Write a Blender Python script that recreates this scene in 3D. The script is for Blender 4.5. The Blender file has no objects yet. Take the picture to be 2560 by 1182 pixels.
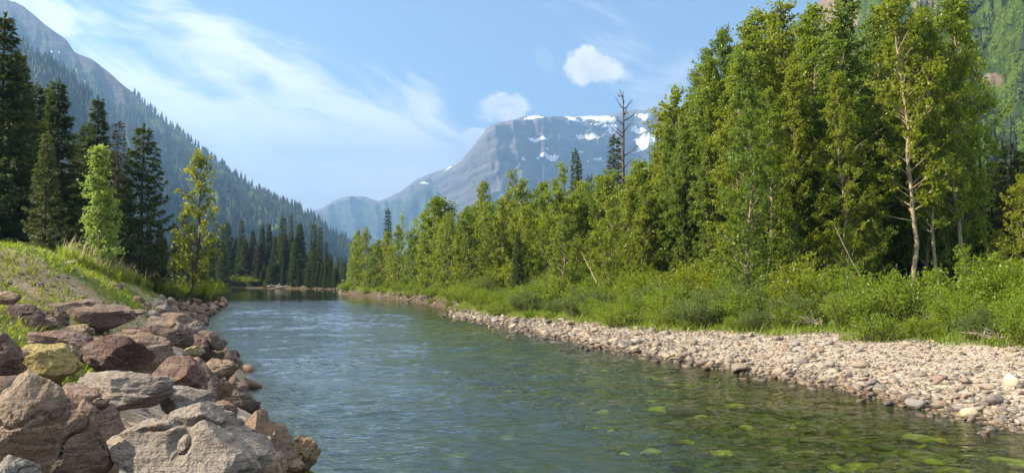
import bpy, bmesh, math, random
import numpy as np
from mathutils import Vector, Matrix, Euler

random.seed(7)
rng = np.random.default_rng(7)
scene = bpy.context.scene
COL = scene.collection

# ------------------------------------------------------------------ camera
F_PX, CX, CY, HOR, EYE = 2009.0, 1280.0, 591.0, 690.0, 2.5
PITCH = math.atan((HOR - CY) / F_PX)
cam_data = bpy.data.cameras.new("camera")
cam = bpy.data.objects.new("camera", cam_data)
COL.objects.link(cam)
cam_data.sensor_width = 36.0
cam_data.lens = 36.0 * F_PX / 2560.0
cam_data.clip_start = 0.1
cam_data.clip_end = 40000
cam.location = (0, 0, EYE)
cam.rotation_euler = (math.pi / 2 + PITCH, 0, 0)
scene.camera = cam

# ------------------------------------------------------------------ light
SUN_AZ = math.radians(-99)      # measured from +Y towards +X
SUN_EL = math.radians(34)
sun_data = bpy.data.lights.new("sun", "SUN")
sun_data.energy = 5.0
sun_data.angle = math.radians(0.5)
sun_data.color = (1.0, 0.90, 0.72)
sun = bpy.data.objects.new("sun", sun_data)
COL.objects.link(sun)
to_sun = Vector((math.sin(SUN_AZ) * math.cos(SUN_EL), math.cos(SUN_AZ) * math.cos(SUN_EL), math.sin(SUN_EL)))
sun.rotation_euler = to_sun.to_track_quat('Z', 'Y').to_euler()
sun.location = (-60, 10, 80)

vs = scene.view_settings
vs.view_transform = 'Standard'
vs.look = 'None'
vs.gamma = 1.0
vs.use_curve_mapping = False
vs.exposure = 1.7
SKY_STRENGTH = 0.064
HAZE_DENSITY = 0.0002

cy = scene.cycles
cy.max_bounces = 8
cy.diffuse_bounces = 2
cy.glossy_bounces = 3
cy.transmission_bounces = 4
cy.transparent_max_bounces = 12
cy.volume_bounces = 0
cy.use_denoising = True
cy.caustics_reflective = False
cy.caustics_refractive = False
cy.sample_clamp_indirect = 6.0


# ------------------------------------------------------------------ node helpers
class E:
    """A tiny expression wrapper over Math nodes."""
    def __init__(s, nt, sock):
        s.nt, s.s = nt, sock

    def _op(s, op, *a):
        n = s.nt.nodes.new("ShaderNodeMath")
        n.operation = op
        for i, v in enumerate((s,) + a):
            if isinstance(v, E):
                s.nt.links.new(v.s, n.inputs[i])
            else:
                n.inputs[i].default_value = float(v)
        return E(s.nt, n.outputs[0])

    def __add__(s, o): return s._op('ADD', o)
    def __sub__(s, o): return s._op('SUBTRACT', o)
    def __mul__(s, o): return s._op('MULTIPLY', o)
    def __truediv__(s, o): return s._op('DIVIDE', o)
    __radd__ = __add__
    __rmul__ = __mul__
    def __rsub__(s, o): return (s * -1.0) + o
    def __pow__(s, o): return s._op('POWER', o)
    def atan2(s, o): return s._op('ARCTAN2', o)
    def asin(s): return s._op('ARCSINE')
    def exp(s): return s._op('EXPONENT')
    def sin(s): return s._op('SINE')
    def max(s, o): return s._op('MAXIMUM', o)
    def min(s, o): return s._op('MINIMUM', o)
    def abs(s): return s._op('ABSOLUTE')

    def smooth(s, a, b, lo=0.0, hi=1.0):
        n = s.nt.nodes.new("ShaderNodeMapRange")
        n.interpolation_type = 'SMOOTHSTEP'
        s.nt.links.new(s.s, n.inputs[0])
        for i, v in enumerate((a, b, lo, hi)):
            n.inputs[i + 1].default_value = v
        return E(s.nt, n.outputs[0])

    def lin(s, a, b, lo=0.0, hi=1.0):
        n = s.nt.nodes.new("ShaderNodeMapRange")
        s.nt.links.new(s.s, n.inputs[0])
        for i, v in enumerate((a, b, lo, hi)):
            n.inputs[i + 1].default_value = v
        return E(s.nt, n.outputs[0])


class G:
    """Builds a node tree."""
    def __init__(s, nt):
        s.nt = nt
        nt.nodes.clear()

    def n(s, typ, ins=None, **props):
        node = s.nt.nodes.new(typ)
        for k, v in props.items():
            setattr(node, k, v)
        for k, v in (ins or {}).items():
            sock = node.inputs[k]
            if isinstance(v, E):
                s.nt.links.new(v.s, sock)
            elif isinstance(v, bpy.types.NodeSocket):
                s.nt.links.new(v, sock)
            else:
                if hasattr(sock.default_value, '__len__') and hasattr(v, '__len__') and len(v) == 3 and len(sock.default_value) == 4:
                    v = tuple(v) + (1.0,)
                sock.default_value = v
        return node

    def e(s, sock): return E(s.nt, sock)

    def noise(s, vec, scale, detail=4, rough=0.55, dist=0.0, color=False):
        nd = s.n("ShaderNodeTexNoise", {"Vector": vec, "Scale": scale, "Detail": detail, "Roughness": rough, "Distortion": dist})
        return nd.outputs["Color"] if color else E(s.nt, nd.outputs["Fac"])

    def mix(s, f, a, b, blend='MIX'):
        nd = s.nt.nodes.new("ShaderNodeMix")
        nd.data_type = 'RGBA'
        nd.blend_type = blend
        for i, v in ((0, f), (6, a), (7, b)):
            if isinstance(v, E): s.nt.links.new(v.s, nd.inputs[i])
            elif isinstance(v, bpy.types.NodeSocket): s.nt.links.new(v, nd.inputs[i])
            elif i == 0: nd.inputs[i].default_value = v
            else: nd.inputs[i].default_value = tuple(v) + (1.0,)
        return nd.outputs[2]

    def mapping(s, vec, scale=(1, 1, 1), rot=(0, 0, 0), loc=(0, 0, 0)):
        return s.n("ShaderNodeMapping", {"Vector": vec, "Scale": scale, "Rotation": rot, "Location": loc}).outputs[0]

    def bump(s, height, strength=0.5, dist=0.05, normal=None):
        ins = {"Height": height, "Strength": strength, "Distance": dist}
        if normal is not None: ins["Normal"] = normal
        return s.n("ShaderNodeBump", ins).outputs[0]

    def out(s, shader, volume=False):
        o = s.nt.nodes.new("ShaderNodeOutputMaterial")
        s.nt.links.new(shader, o.inputs["Volume" if volume else "Surface"])


def new_mat(name):
    m = bpy.data.materials.new(name)
    m.use_nodes = True
    return m, G(m.node_tree)


# ------------------------------------------------------------------ sky
def pix_dir(px, py):
    a, b = (px - CX) / F_PX, (CY - py) / F_PX
    v = Vector((a, math.cos(PITCH) - b * math.sin(PITCH), math.sin(PITCH) + b * math.cos(PITCH)))
    return v.normalized()


def az_el(px, py):
    v = pix_dir(px, py)
    return math.atan2(v.x, v.y), math.asin(v.z)


def build_world():
    w = bpy.data.worlds.new("World")
    scene.world = w
    w.use_nodes = True
    g = G(w.node_tree)
    sky = g.n("ShaderNodeTexSky", sky_type='NISHITA', sun_disc=False, sun_elevation=SUN_EL,
              sun_rotation=SUN_AZ % (2 * math.pi), altitude=900.0, air_density=1.0, dust_density=0.9, ozone_density=1.0)
    tc = g.n("ShaderNodeTexCoord").outputs["Generated"]
    sep = g.n("ShaderNodeSeparateXYZ", {0: tc})
    x, y, z = (g.e(o) for o in sep.outputs)
    az = x.atan2(y)
    el = z.max(-1).min(1).asin()
    comb = g.n("ShaderNodeCombineXYZ", {0: az, 1: el, 2: 0.0}).outputs[0]
    warp = g.noise(comb, 3.0, 3, 0.5, color=True)
    wsep = g.n("ShaderNodeSeparateXYZ", {0: warp})
    wx, wy = g.e(wsep.outputs[0]) - 0.5, g.e(wsep.outputs[1]) - 0.5
    # streaks of ice cloud run down towards the right
    along = az * 0.94 - el * 0.34
    across = az * 0.34 + el * 0.94
    st = g.n("ShaderNodeCombineXYZ", {0: along * 3.2 + wx * 0.9, 1: across * 11.0 + wy * 2.4, 2: 3.7}).outputs[0]
    n1 = g.noise(st, 1.0, 7, 0.62, 0.3)
    soft = g.n("ShaderNodeCombineXYZ", {0: az * 3.0 + wx * 0.7, 1: el * 6.0 + wy * 0.7, 2: 9.1}).outputs[0]
    n2 = g.noise(soft, 1.0, 5, 0.55)

    def blob(px, py, rx, ry, rot=0.0, warpk=0.0):
        a0, e0 = az_el(px, py)
        da = (az - a0) + wx * warpk
        de = (el - e0) + wy * warpk
        c, s_ = math.cos(rot), math.sin(rot)
        u = (da * c + de * s_) / (rx / F_PX)
        v = (de * c - da * s_) / (ry / F_PX)
        return (u * u + v * v) * -1.0

    mask = blob(640, 330, 520, 150, -0.32, 0.10).exp() * 1.0
    mask = mask + blob(760, 440, 700, 130, -0.05, 0.08).exp() * 0.8
    mask = mask + blob(330, 230, 260, 55, -0.45, 0.05).exp() * 0.5
    mask = mask + blob(620, 130, 330, 38, -0.42, 0.06).exp() * 0.55
    mask = mask + blob(1060, 250, 60, 90, -0.5, 0.06).exp() * 0.4
    mask = mask + blob(1250, 215, 190, 30, 0.2, 0.05).exp() * 0.3
    mask = mask - blob(470, 190, 170, 34, -0.4, 0.05).exp() * 0.45
    mask = mask - blob(880, 235, 120, 40, -0.2, 0.06).exp() * 0.3
    horizon = (el.abs() * -9.0).exp()
    high = el.smooth(0.36, 0.75)
    n3 = g.noise(g.n("ShaderNodeCombineXYZ", {0: along * 7.0 + wx * 2.2, 1: across * 34.0 + wy * 6.0, 2: 1.7}).outputs[0], 1.0, 7, 0.66, 0.5)
    n4 = g.noise(g.n("ShaderNodeCombineXYZ", {0: along * 16.0 + wx * 3.0, 1: across * 60.0 + wy * 9.0, 2: 6.1}).outputs[0], 1.0, 5, 0.6, 0.3)
    wisps = (n1 - 0.5) * 2.0 + (n2 - 0.5) * 0.9 + (n3 - 0.5) * 1.5 + (n4 - 0.5) * 0.7
    cir = (wisps + mask * 1.05 + horizon * 0.30 + high * 0.95 - 0.10).smooth(0.0, 0.95)
    fine = g.n("ShaderNodeCombineXYZ", {0: az, 1: el * 1.2, 2: 0.4}).outputs[0]
    nb = g.noise(fine, 27.0, 6, 0.6)
    nb2 = g.noise(fine, 95.0, 4, 0.6)

    def cumulus(px, py, rx, ry, rot=0.0):
        q = blob(px, py, rx, ry, rot, 0.01)
        return (q + 1.0 + (nb - 0.5) * 2.6 + (nb2 - 0.5) * 1.1).smooth(-0.1, 0.55)

    cum = cumulus(1482, 168, 78, 46, -0.15)
    cum = cum.max(cumulus(1252, 272, 72, 38))
    cum = cum.max(cumulus(1190, 352, 36, 32))
    cum = cum.max(cumulus(108, 38, 80, 44) * 0.9)
    cum = cum.max(cumulus(1362, 150, 26, 36, 0.5) * 0.14)
    grey = g.noise(g.n("ShaderNodeCombineXYZ", {0: az * 4.0, 1: el * 14.0, 2: 5.0}).outputs[0], 1.6, 5, 0.6)
    cloud_col = g.mix(grey.smooth(0.42, 0.75), (8.9, 8.5, 8.0), (6.6, 6.5, 6.5))
    col = g.mix(cir * 0.93, sky.outputs[0], cloud_col)
    col = g.mix(cum * 0.95, col, g.mix((nb.smooth(0.35, 0.65) * 0.6 + el.smooth(0.13, 0.24) * 0.4), (4.9, 4.9, 5.0), (8.2, 7.7, 7.2)))  # cumulus shading is painted in: whiter tops, greyer undersides
    bg = g.n("ShaderNodeBackground", {"Color": col, "Strength": SKY_STRENGTH})
    o = w.node_tree.nodes.new("ShaderNodeOutputWorld")
    w.node_tree.links.new(bg.outputs[0], o.inputs["Surface"])


build_world()


# ------------------------------------------------------------------ numpy noise and meshes
def _hash(ix, iy, iz, seed):
    h = (ix.astype(np.int64) * 374761393 + iy.astype(np.int64) * 668265263 + iz.astype(np.int64) * 2147483647 + seed * 1274126177) & 0xFFFFFFFF
    h = ((h ^ (h >> 13)) * 1274126177) & 0xFFFFFFFF
    return ((h ^ (h >> 16)) & 0xFFFF) / 65535.0


def vnoise(P, seed=0):
    """Smooth value noise, about -1..1, on points (N,3)."""
    P = np.asarray(P, float)
    I = np.floor(P).astype(np.int64)
    f = P - I
    f = f * f * f * (f * (f * 6 - 15) + 10)
    r = 0
    for dx in (0, 1):
        wx = f[:, 0] if dx else 1 - f[:, 0]
        for dy in (0, 1):
            wy = f[:, 1] if dy else 1 - f[:, 1]
            for dz in (0, 1):
                wz = f[:, 2] if dz else 1 - f[:, 2]
                r = r + wx * wy * wz * _hash(I[:, 0] + dx, I[:, 1] + dy, I[:, 2] + dz, seed)
    return r * 2 - 1


def fbm(P, oct=4, seed=0, gain=0.5):
    P = np.asarray(P, float)
    a, s, t = 1.0, 0.0, 0.0
    for o in range(oct):
        s = s + a * vnoise(P * (2.03 ** o) + 17.3 * o, seed + o)
        t += a
        a *= gain
    return s / t


def ridged(P, oct=4, seed=0):
    P = np.asarray(P, float)
    a, s, t = 1.0, 0.0, 0.0
    for o in range(oct):
        s = s + a * (1 - 2 * np.abs(vnoise(P * (2.03 ** o) + 9.1 * o, seed + o)))
        t += a
        a *= 0.5
    return s / t


def P3(x, y, z=None):
    x = np.asarray(x, float).ravel()
    return np.stack([x, np.asarray(y, float).ravel(), np.zeros_like(x) if z is None else np.broadcast_to(np.asarray(z, float), x.shape)], 1)


def smoothstep(a, b, x):
    t = np.clip((x - a) / (b - a), 0, 1)
    return t * t * (3 - 2 * t)


def mesh_np(name, V, F, mats=(), smooth=False, attrs=None, mat_idx=None):
    """V (N,3); F (M,k) int array or a list of such arrays."""
    if isinstance(F, np.ndarray): F = [F]
    F = [np.asarray(f, np.int32) for f in F if len(f)]
    me = bpy.data.meshes.new(name)
    V = np.asarray(V, np.float32)
    me.vertices.add(len(V))
    me.vertices.foreach_set("co", V.ravel())
    nl = sum(f.size for f in F)
    nf = sum(len(f) for f in F)
    me.loops.add(nl)
    me.loops.foreach_set("vertex_index", np.concatenate([f.ravel() for f in F]))
    me.polygons.add(nf)
    tot = np.concatenate([np.full(len(f), f.shape[1], np.int32) for f in F])
    st = np.concatenate([[0], np.cumsum(tot)[:-1]]).astype(np.int32)
    me.polygons.foreach_set("loop_start", st)
    me.polygons.foreach_set("use_smooth", np.full(nf, smooth, dtype=bool))
    if mat_idx is not None:
        me.polygons.foreach_set("material_index", np.asarray(mat_idx, np.int32))
    for m in mats: me.materials.append(m)
    for k, v in (attrs or {}).items():
        v = np.asarray(v, np.float32)
        if v.ndim == 1:
            a = me.attributes.new(k, 'FLOAT', 'POINT')
            a.data.foreach_set("value", v)
        else:
            a = me.attributes.new(k, 'FLOAT_COLOR', 'POINT')
            if v.shape[1] == 3: v = np.concatenate([v, np.ones((len(v), 1), np.float32)], 1)
            a.data.foreach_set("color", v.ravel())
    me.update(calc_edges=True)
    return me


def link(name, data, parent=None, loc=(0, 0, 0), rot=(0, 0, 0), scale=(1, 1, 1)):
    o = bpy.data.objects.new(name, data)
    COL.objects.link(o)
    o.location, o.rotation_euler, o.scale = loc, rot, scale
    if parent is not None: o.parent = parent
    return o


def tag(o, label, cat, group=None):
    o["label"], o["category"] = label, cat
    if group: o["group"] = group
    return o


def kind(o, k, label=None):
    o["kind"] = k
    if label: o["label"] = label
    return o


def grid_faces(nr, nc):
    i = np.arange(nr - 1)[:, None] * nc + np.arange(nc - 1)[None, :]
    return np.stack([i, i + 1, i + nc + 1, i + nc], -1).reshape(-1, 4)


def pt(px, py, Y):
    v = pix_dir(px, py)
    return Vector((v.x / v.y * Y, Y, EYE + v.z / v.y * Y))


def on_level(px, py, z=0.0):
    v = pix_dir(px, py)
    t = (z - EYE) / v.z
    return Vector((v.x * t, v.y * t, z))


# ------------------------------------------------------------------ plan of the valley
LEFT = np.array([(3.0, -30), (1.8, -8), (0.6, 0), (-0.9, 5), (-2.9, 10.5), (-5.0, 15.5), (-6.9, 20.9), (-9.6, 26.4), (-13.2, 34.6),
                 (-18.6, 48), (-22, 60), (-25.5, 71), (-33, 78), (-60, 92), (-120, 108), (-300, 130)], float)
FAR = np.array([(-300, 215), (-120, 196), (-66, 178), (-48, 167), (-37, 157), (-31.5, 149)], float)
RIGHT = np.array([(-29.5, 137), (-24, 112), (-12, 87), (-4.9, 60), (-3.9, 51.8), (-0.2, 40), (1.9, 32.4), (4.1, 25.7), (6.3, 20.5),
                  (7.3, 17.9), (8.3, 13), (9.2, 8), (10, 0), (12, -30)], float)
RIVER = np.concatenate([LEFT, FAR, RIGHT])
SIDE = np.array([0] * (len(LEFT) - 1) + [1] * (len(FAR) + 1) + [2] * (len(RIGHT) - 1) + [3])


def river_sd(x, y):
    """distance to the water's edge (positive on land), and which bank is nearest"""
    x = np.asarray(x, float); y = np.asarray(y, float)
    best = np.full(x.shape, 1e9); side = np.zeros(x.shape, int)
    inside = np.zeros(x.shape, bool)
    n = len(RIVER)
    for i in range(n):
        a, b = RIVER[i], RIVER[(i + 1) % n]
        d = b - a
        t = np.clip(((x - a[0]) * d[0] + (y - a[1]) * d[1]) / (d @ d), 0, 1)
        q = np.hypot(x - a[0] - t * d[0], y - a[1] - t * d[1])
        m = q < best
        best = np.where(m, q, best); side = np.where(m, SIDE[i], side)
        if a[1] != b[1]:
            c = (a[1] > y) != (b[1] > y)
            inside ^= c & (x < (b[0] - a[0]) * (y - a[1]) / (b[1] - a[1]) + a[0])
    return np.where(inside, -best, best), side


def ground_z(x, y, detail=True):
    x = np.atleast_1d(np.asarray(x, float)); y = np.atleast_1d(np.asarray(y, float))
    sd, side = river_sd(x, y)
    wob = fbm(P3(x * 0.35, y * 0.35), 3, 5) * 0.25
    d = np.maximum(sd + wob * np.clip(np.abs(sd), 0, 1), 0)
    # left: rip-rap, then an earth embankment that flattens out
    k = smoothstep(11, 19, y)
    prof = (0.46 * d) * (1 - k) + k * np.where(d < 1.0, 0.85 * d, 0.85 + 0.62 * (d - 1.0))
    plat = 3.25 - 1.9 * smoothstep(24, 66, y)
    left = plat * (1 - np.exp(-(prof / plat) ** 1.0 * 1.0)) if False else np.where(prof < plat - 0.4, prof, plat - 0.4 + 0.4 * (1 - np.exp(-(prof - plat + 0.4) / 0.4)))
    left = left - 0.16 * smoothstep(0.2, 0.8, d) * smoothstep(3.2, 2.2, d) * smoothstep(40, 25, y)
    left = np.where(y < 4, np.minimum(left, 1.0 + 0.1 * d), left)
    # right: gravel bar, then a low vegetated terrace
    kb = smoothstep(50, 58, y)
    bar = np.minimum(0.125 * d, 0.8) + 0.05 * np.clip(d - 6.5, 0, 14)
    cut = 0.75 * smoothstep(0.1, 1.1, d) + 0.06 * np.clip(d - 1, 0, 12)
    right = bar * (1 - kb) + cut * kb
    far = 0.7 * smoothstep(0.1, 1.2, d) + 0.03 * np.clip(d - 1, 0, 30)
    land = np.where(side == 0, left, np.where(side == 1, far, np.where(side == 2, right, 0.3)))
    dist = np.hypot(x, y)
    land = np.minimum(land, 3.3) + 0.012 * np.clip(dist - 250, 0, 3000) * 0.35
    din = np.maximum(-sd, 0)
    slope = np.where(side == 0, 0.42, 0.13)
    bed = -np.minimum(slope * din, 0.55 + 0.02 * np.minimum(din, 10))
    z = np.where(sd > 0, land, bed)
    if detail:
        z = z + fbm(P3(x * 0.9, y * 0.9), 3, 11) * 0.06 * np.clip(np.abs(sd) * 1.5, 0, 1)
        z = z + fbm(P3(x * 4, y * 4), 3, 12) * 0.025 * np.clip(np.abs(sd) * 1.5, 0, 1)
    return z


def gz(x, y):
    return float(ground_z([x], [y])[0])


# bank line behind the gravel bar
BANK = np.array([(17, 8), (14, 15), (12.4, 19.5), (9.3, 25.8), (5.7, 30.5), (3.6, 36.5), (-0.5, 46), (-3.7, 54.5), (-4.2, 60), (-11.2, 87.5), (-23.2, 112.5), (-28.6, 137)], float)


def bank_x(y):
    return np.interp(y, BANK[:, 1], BANK[:, 0])


# ------------------------------------------------------------------ materials: ground, water, rock, plants
def m_ground():
    m, g = new_mat("ground_material")
    tc = g.n("ShaderNodeTexCoord").outputs["Object"]
    at = g.n("ShaderNodeAttribute", attribute_name="zone")
    zs = g.n("ShaderNodeSeparateColor", {0: at.outputs["Color"]})
    grass, gravel, bed = (g.e(o) for o in zs.outputs)
    nz = g.noise(tc, 1.3, 6, 0.6)
    nf = g.noise(tc, 9.0, 5, 0.65)
    vor = g.n("ShaderNodeTexVoronoi", {"Vector": tc, "Scale": 9.0, "Randomness": 1.0})
    vor2 = g.n("ShaderNodeTexVoronoi", {"Vector": tc, "Scale": 3.2, "Randomness": 1.0})
    vcol = g.n("ShaderNodeSeparateColor", {0: vor.outputs["Color"]})
    v2 = g.n("ShaderNodeSeparateColor", {0: vor2.outputs["Color"]})
    dirt = g.mix(nf.smooth(0.35, 0.65), (0.25, 0.165, 0.09), (0.43, 0.31, 0.19))
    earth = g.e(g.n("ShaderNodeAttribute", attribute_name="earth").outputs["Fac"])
    dirt = g.mix(earth, dirt, g.mix(nf.smooth(0.35, 0.65), (0.04, 0.027, 0.017), (0.11, 0.074, 0.046)))  # dark brown soil; on the far bank the dark tone also paints its shade
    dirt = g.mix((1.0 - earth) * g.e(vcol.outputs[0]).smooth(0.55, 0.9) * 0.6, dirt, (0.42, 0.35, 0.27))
    grs = g.mix(nf.smooth(0.3, 0.7), (0.075, 0.13, 0.018), (0.16, 0.2, 0.03))
    grs = g.mix(nz.smooth(0.5, 0.7) * 0.5, grs, (0.22, 0.17, 0.08))
    peb = g.mix(g.e(vcol.outputs[0]), (0.20, 0.155, 0.11), (0.42, 0.34, 0.25))
    peb = g.mix(g.e(vcol.outputs[1]).smooth(0.6, 0.9) * 0.7, peb, (0.36, 0.33, 0.30))
    algae = g.mix(g.e(v2.outputs[0]).smooth(0.2, 0.9), (0.026, 0.042, 0.010), (0.27, 0.26, 0.035))
    algae = g.mix(g.e(vcol.outputs[0]).smooth(0.7, 0.95) * 0.65, algae, (0.36, 0.34, 0.05))
    algae = g.mix(nz.smooth(0.35, 0.6) * 0.6, algae, (0.014, 0.028, 0.010))
    shallow = g.mix(g.e(vcol.outputs[0]), (0.12, 0.08, 0.03), (0.26, 0.19, 0.07))
    geo = g.n("ShaderNodeNewGeometry")
    z = g.e(g.n("ShaderNodeSeparateXYZ", {0: geo.outputs["Position"]}).outputs[2])
    deep = g.mix(g.e(v2.outputs[0]) * 0.6, (0.075, 0.09, 0.075), (0.14, 0.15, 0.115))  # deep bed painted paler, standing in for light scattered by turbid water
    bedc = g.mix(z.smooth(-0.3, -0.06), g.mix(z.smooth(-0.62, -0.42), deep, algae), shallow)
    c = g.mix(grass, dirt, grs)
    c = g.mix(gravel, c, peb)
    c = g.mix(bed, c, g.mix(earth * 0.8, bedc, (0.045, 0.036, 0.018)))  # bed rim below those banks darkened too, painting the far bank's shade
    h = nf * 0.5 + g.e(vor.outputs["Distance"]) * -0.6
    p = g.n("ShaderNodeBsdfPrincipled", {"Base Color": c, "Roughness": 0.9, "Normal": g.bump(h, 0.7, 0.05)})
    p.inputs["Specular IOR Level"].default_value = 0.2
    g.out(p.outputs[0])
    return m


def m_water():
    m, g = new_mat("water_material")
    tc = g.n("ShaderNodeTexCoord").outputs["Object"]
    sep = g.n("ShaderNodeSeparateXYZ", {0: tc})
    y = g.e(sep.outputs[1])
    flow = g.mapping(tc, (1.0, 1.9, 1.0), (0, 0, math.radians(18)))
    calm = g.noise(g.mapping(tc, (0.12, 0.3, 1)), 1.0, 3, 0.5)
    a = g.noise(flow, 1.1, 4, 0.62, 0.5)
    b = g.noise(g.mapping(tc, (1.0, 1.7, 1.0), (0, 0, math.radians(-14))), 3.6, 4, 0.6, 0.6)
    far = y.smooth(62, 92, 1.0, 0.10) * (g.e(sep.outputs[0]) + y * 0.18 - 8.6).smooth(-6.0, 0.5, 1.0, 0.95)
    h = (a * 0.045 + b * 0.036) * (calm.smooth(0.3, 0.75, 0.55, 1.25)) * far
    nrm = g.bump(h, 1.0, 1.0)
    fr = g.n("ShaderNodeFresnel", {"IOR": 1.333, "Normal": nrm})
    tr = g.n("ShaderNodeBsdfTransparent", {"Color": (0.76, 0.92, 0.64, 1)})
    gl = g.n("ShaderNodeBsdfGlossy", {"Color": (1, 1, 1, 1), "Roughness": 0.04, "Normal": nrm})
    mx = g.n("ShaderNodeMixShader", {0: fr.outputs[0], 1: tr.outputs[0], 2: gl.outputs[0]})
    g.out(mx.outputs[0])
    return m


def m_rock(name="rock_material", scale=1.0, bump=0.95):
    """Stone whose base tint is the object's own colour."""
    m, g = new_mat(name)
    tc = g.n("ShaderNodeTexCoord").outputs["Object"]
    oi = g.n("ShaderNodeObjectInfo")
    geo = g.n("ShaderNodeNewGeometry")
    rnd = g.e(oi.outputs["Random"])
    off = g.n("ShaderNodeVectorMath", {0: tc, 1: g.n("ShaderNodeCombineXYZ", {0: rnd * 40.0, 1: rnd * 17.0, 2: rnd * 71.0}).outputs[0]}, operation='ADD').outputs[0]
    n1 = g.noise(off, 1.6 * scale, 5, 0.6)
    n2 = g.noise(off, 6.0 * scale, 6, 0.65)
    n3 = g.noise(off, 26.0 * scale, 4, 0.65)
    lay = g.noise(g.mapping(off, (1.2, 1.2, 7.0), (0.35, 0.2, 0)), 2.2 * scale, 5, 0.65, 0.4)
    base = oi.outputs["Color"]
    dark = g.mix(1.0, base, (0.42, 0.36, 0.34), 'MULTIPLY')
    light = g.mix(0.25, base, (0.46, 0.38, 0.29))
    c = g.mix(n1.smooth(0.35, 0.65), base, light)
    c = g.mix(lay.smooth(0.48, 0.62) * 0.5, c, dark)
    stain = g.noise(off, 2.7 * scale, 4, 0.55)
    c = g.mix(stain.smooth(0.58, 0.72) * 0.55, c, (0.36, 0.20, 0.09))
    c = g.mix(n2.smooth(0.56, 0.75) * 0.5, c, light)
    c = g.mix(n3.smooth(0.52, 0.66) * 0.6, c, dark)
    zpos = g.e(g.n("ShaderNodeSeparateXYZ", {0: geo.outputs["Position"]}).outputs[2]) + (n2 - 0.5) * 0.12
    wet = zpos.smooth(0.04, 0.17, 1.0, 0.0)
    alg = zpos.smooth(-0.12, 0.0, 1.0, 0.0)
    c = g.mix(wet * 0.55, c, g.mix(1.0, c, (0.4, 0.33, 0.25), 'MULTIPLY'))
    c = g.mix(alg * 0.6, c, (0.10, 0.09, 0.02))
    rough = wet.lin(0, 1, 0.82, 0.35)
    vc = g.n("ShaderNodeTexVoronoi", {"Vector": g.n("ShaderNodeVectorMath", {0: off, 1: g.n("ShaderNodeVectorMath", {0: g.noise(off, 5.0 * scale, 4, 0.6, color=True), "Scale": 0.55 / scale}, operation='SCALE').outputs[0]}, operation='ADD').outputs[0], "Scale": 2.6 * scale}, feature='DISTANCE_TO_EDGE')
    crack = g.e(vc.outputs["Distance"]).smooth(0.0, 0.035).max(n1.smooth(0.44, 0.52, 1.0, 0.0))
    spots = g.noise(off, 11.0 * scale, 3, 0.5)
    c = g.mix(spots.smooth(0.64, 0.70) * 0.6, c, g.mix(0.5, base, (0.40, 0.39, 0.33)))
    c = g.mix((1.0 - crack) * 0.45, c, dark)
    n4 = g.noise(off, 70.0 * scale, 3, 0.6)
    h = lay * 0.35 + n2 * 0.5 + n3 * 0.28 + n1 * 0.3 + crack * 0.05 + n4 * 0.07
    p = g.n("ShaderNodeBsdfPrincipled", {"Base Color": c, "Roughness": rough, "Normal": g.bump(h, bump, 0.12 / scale)})
    p.inputs["Specular IOR Level"].default_value = 0.3
    g.out(p.outputs[0])
    return m


def m_pebble():
    m, g = new_mat("pebble_material")
    at = g.n("ShaderNodeAttribute", attribute_name="tint")
    tc = g.n("ShaderNodeTexCoord").outputs["Object"]
    n = g.noise(tc, 14.0, 5, 0.65)
    c = g.mix(n.smooth(0.4, 0.7) * 0.5, at.outputs["Color"], g.mix(1.0, at.outputs["Color"], (0.6, 0.55, 0.5), 'MULTIPLY'))
    geo = g.n("ShaderNodeNewGeometry")
    z = g.e(g.n("ShaderNodeSeparateXYZ", {0: geo.outputs["Position"]}).outputs[2]) + (n - 0.5) * 0.06
    wet = z.smooth(0.03, 0.15, 1.0, 0.0)
    c = g.mix(wet * 0.7, c, g.mix(1.0, c, (0.36, 0.28, 0.2), 'MULTIPLY'))
    c = g.mix(z.smooth(-0.2, -0.03, 0.62, 0.0), c, (0.23, 0.215, 0.03))
    p = g.n("ShaderNodeBsdfPrincipled", {"Base Color": c, "Roughness": wet.lin(0, 1, 0.8, 0.35), "Normal": g.bump(n, 0.5, 0.02)})
    p.inputs["Specular IOR Level"].default_value = 0.25
    g.out(p.outputs[0])
    return m


def m_leaf(name, dark, light, trans, warm=None, mixf=0.36, rough=0.45):
    m, g = new_mat(name)
    oi = g.n("ShaderNodeObjectInfo")
    geo = g.n("ShaderNodeNewGeometry")
    rnd = g.e(geo.outputs["Random Per Island"])
    tc = g.n("ShaderNodeTexCoord").outputs["Object"]
    cl = g.noise(tc, 0.9, 2, 0.5)
    c = g.mix(rnd * 0.65 + (cl - 0.5) * 1.0 + 0.12, dark, light)
    if warm is not None:
        c = g.mix(g.e(oi.outputs["Random"]).smooth(0.2, 1.0) * 0.6, c, warm)
    p = g.n("ShaderNodeBsdfPrincipled", {"Base Color": c, "Roughness": rough})
    p.inputs["Specular IOR Level"].default_value = 0.3
    t = g.n("ShaderNodeBsdfTranslucent", {"Color": g.mix(0.75, c, trans)})
    mx = g.n("ShaderNodeMixShader", {0: mixf, 1: p.outputs[0], 2: t.outputs[0]})
    g.out(mx.outputs[0])
    return m


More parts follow.
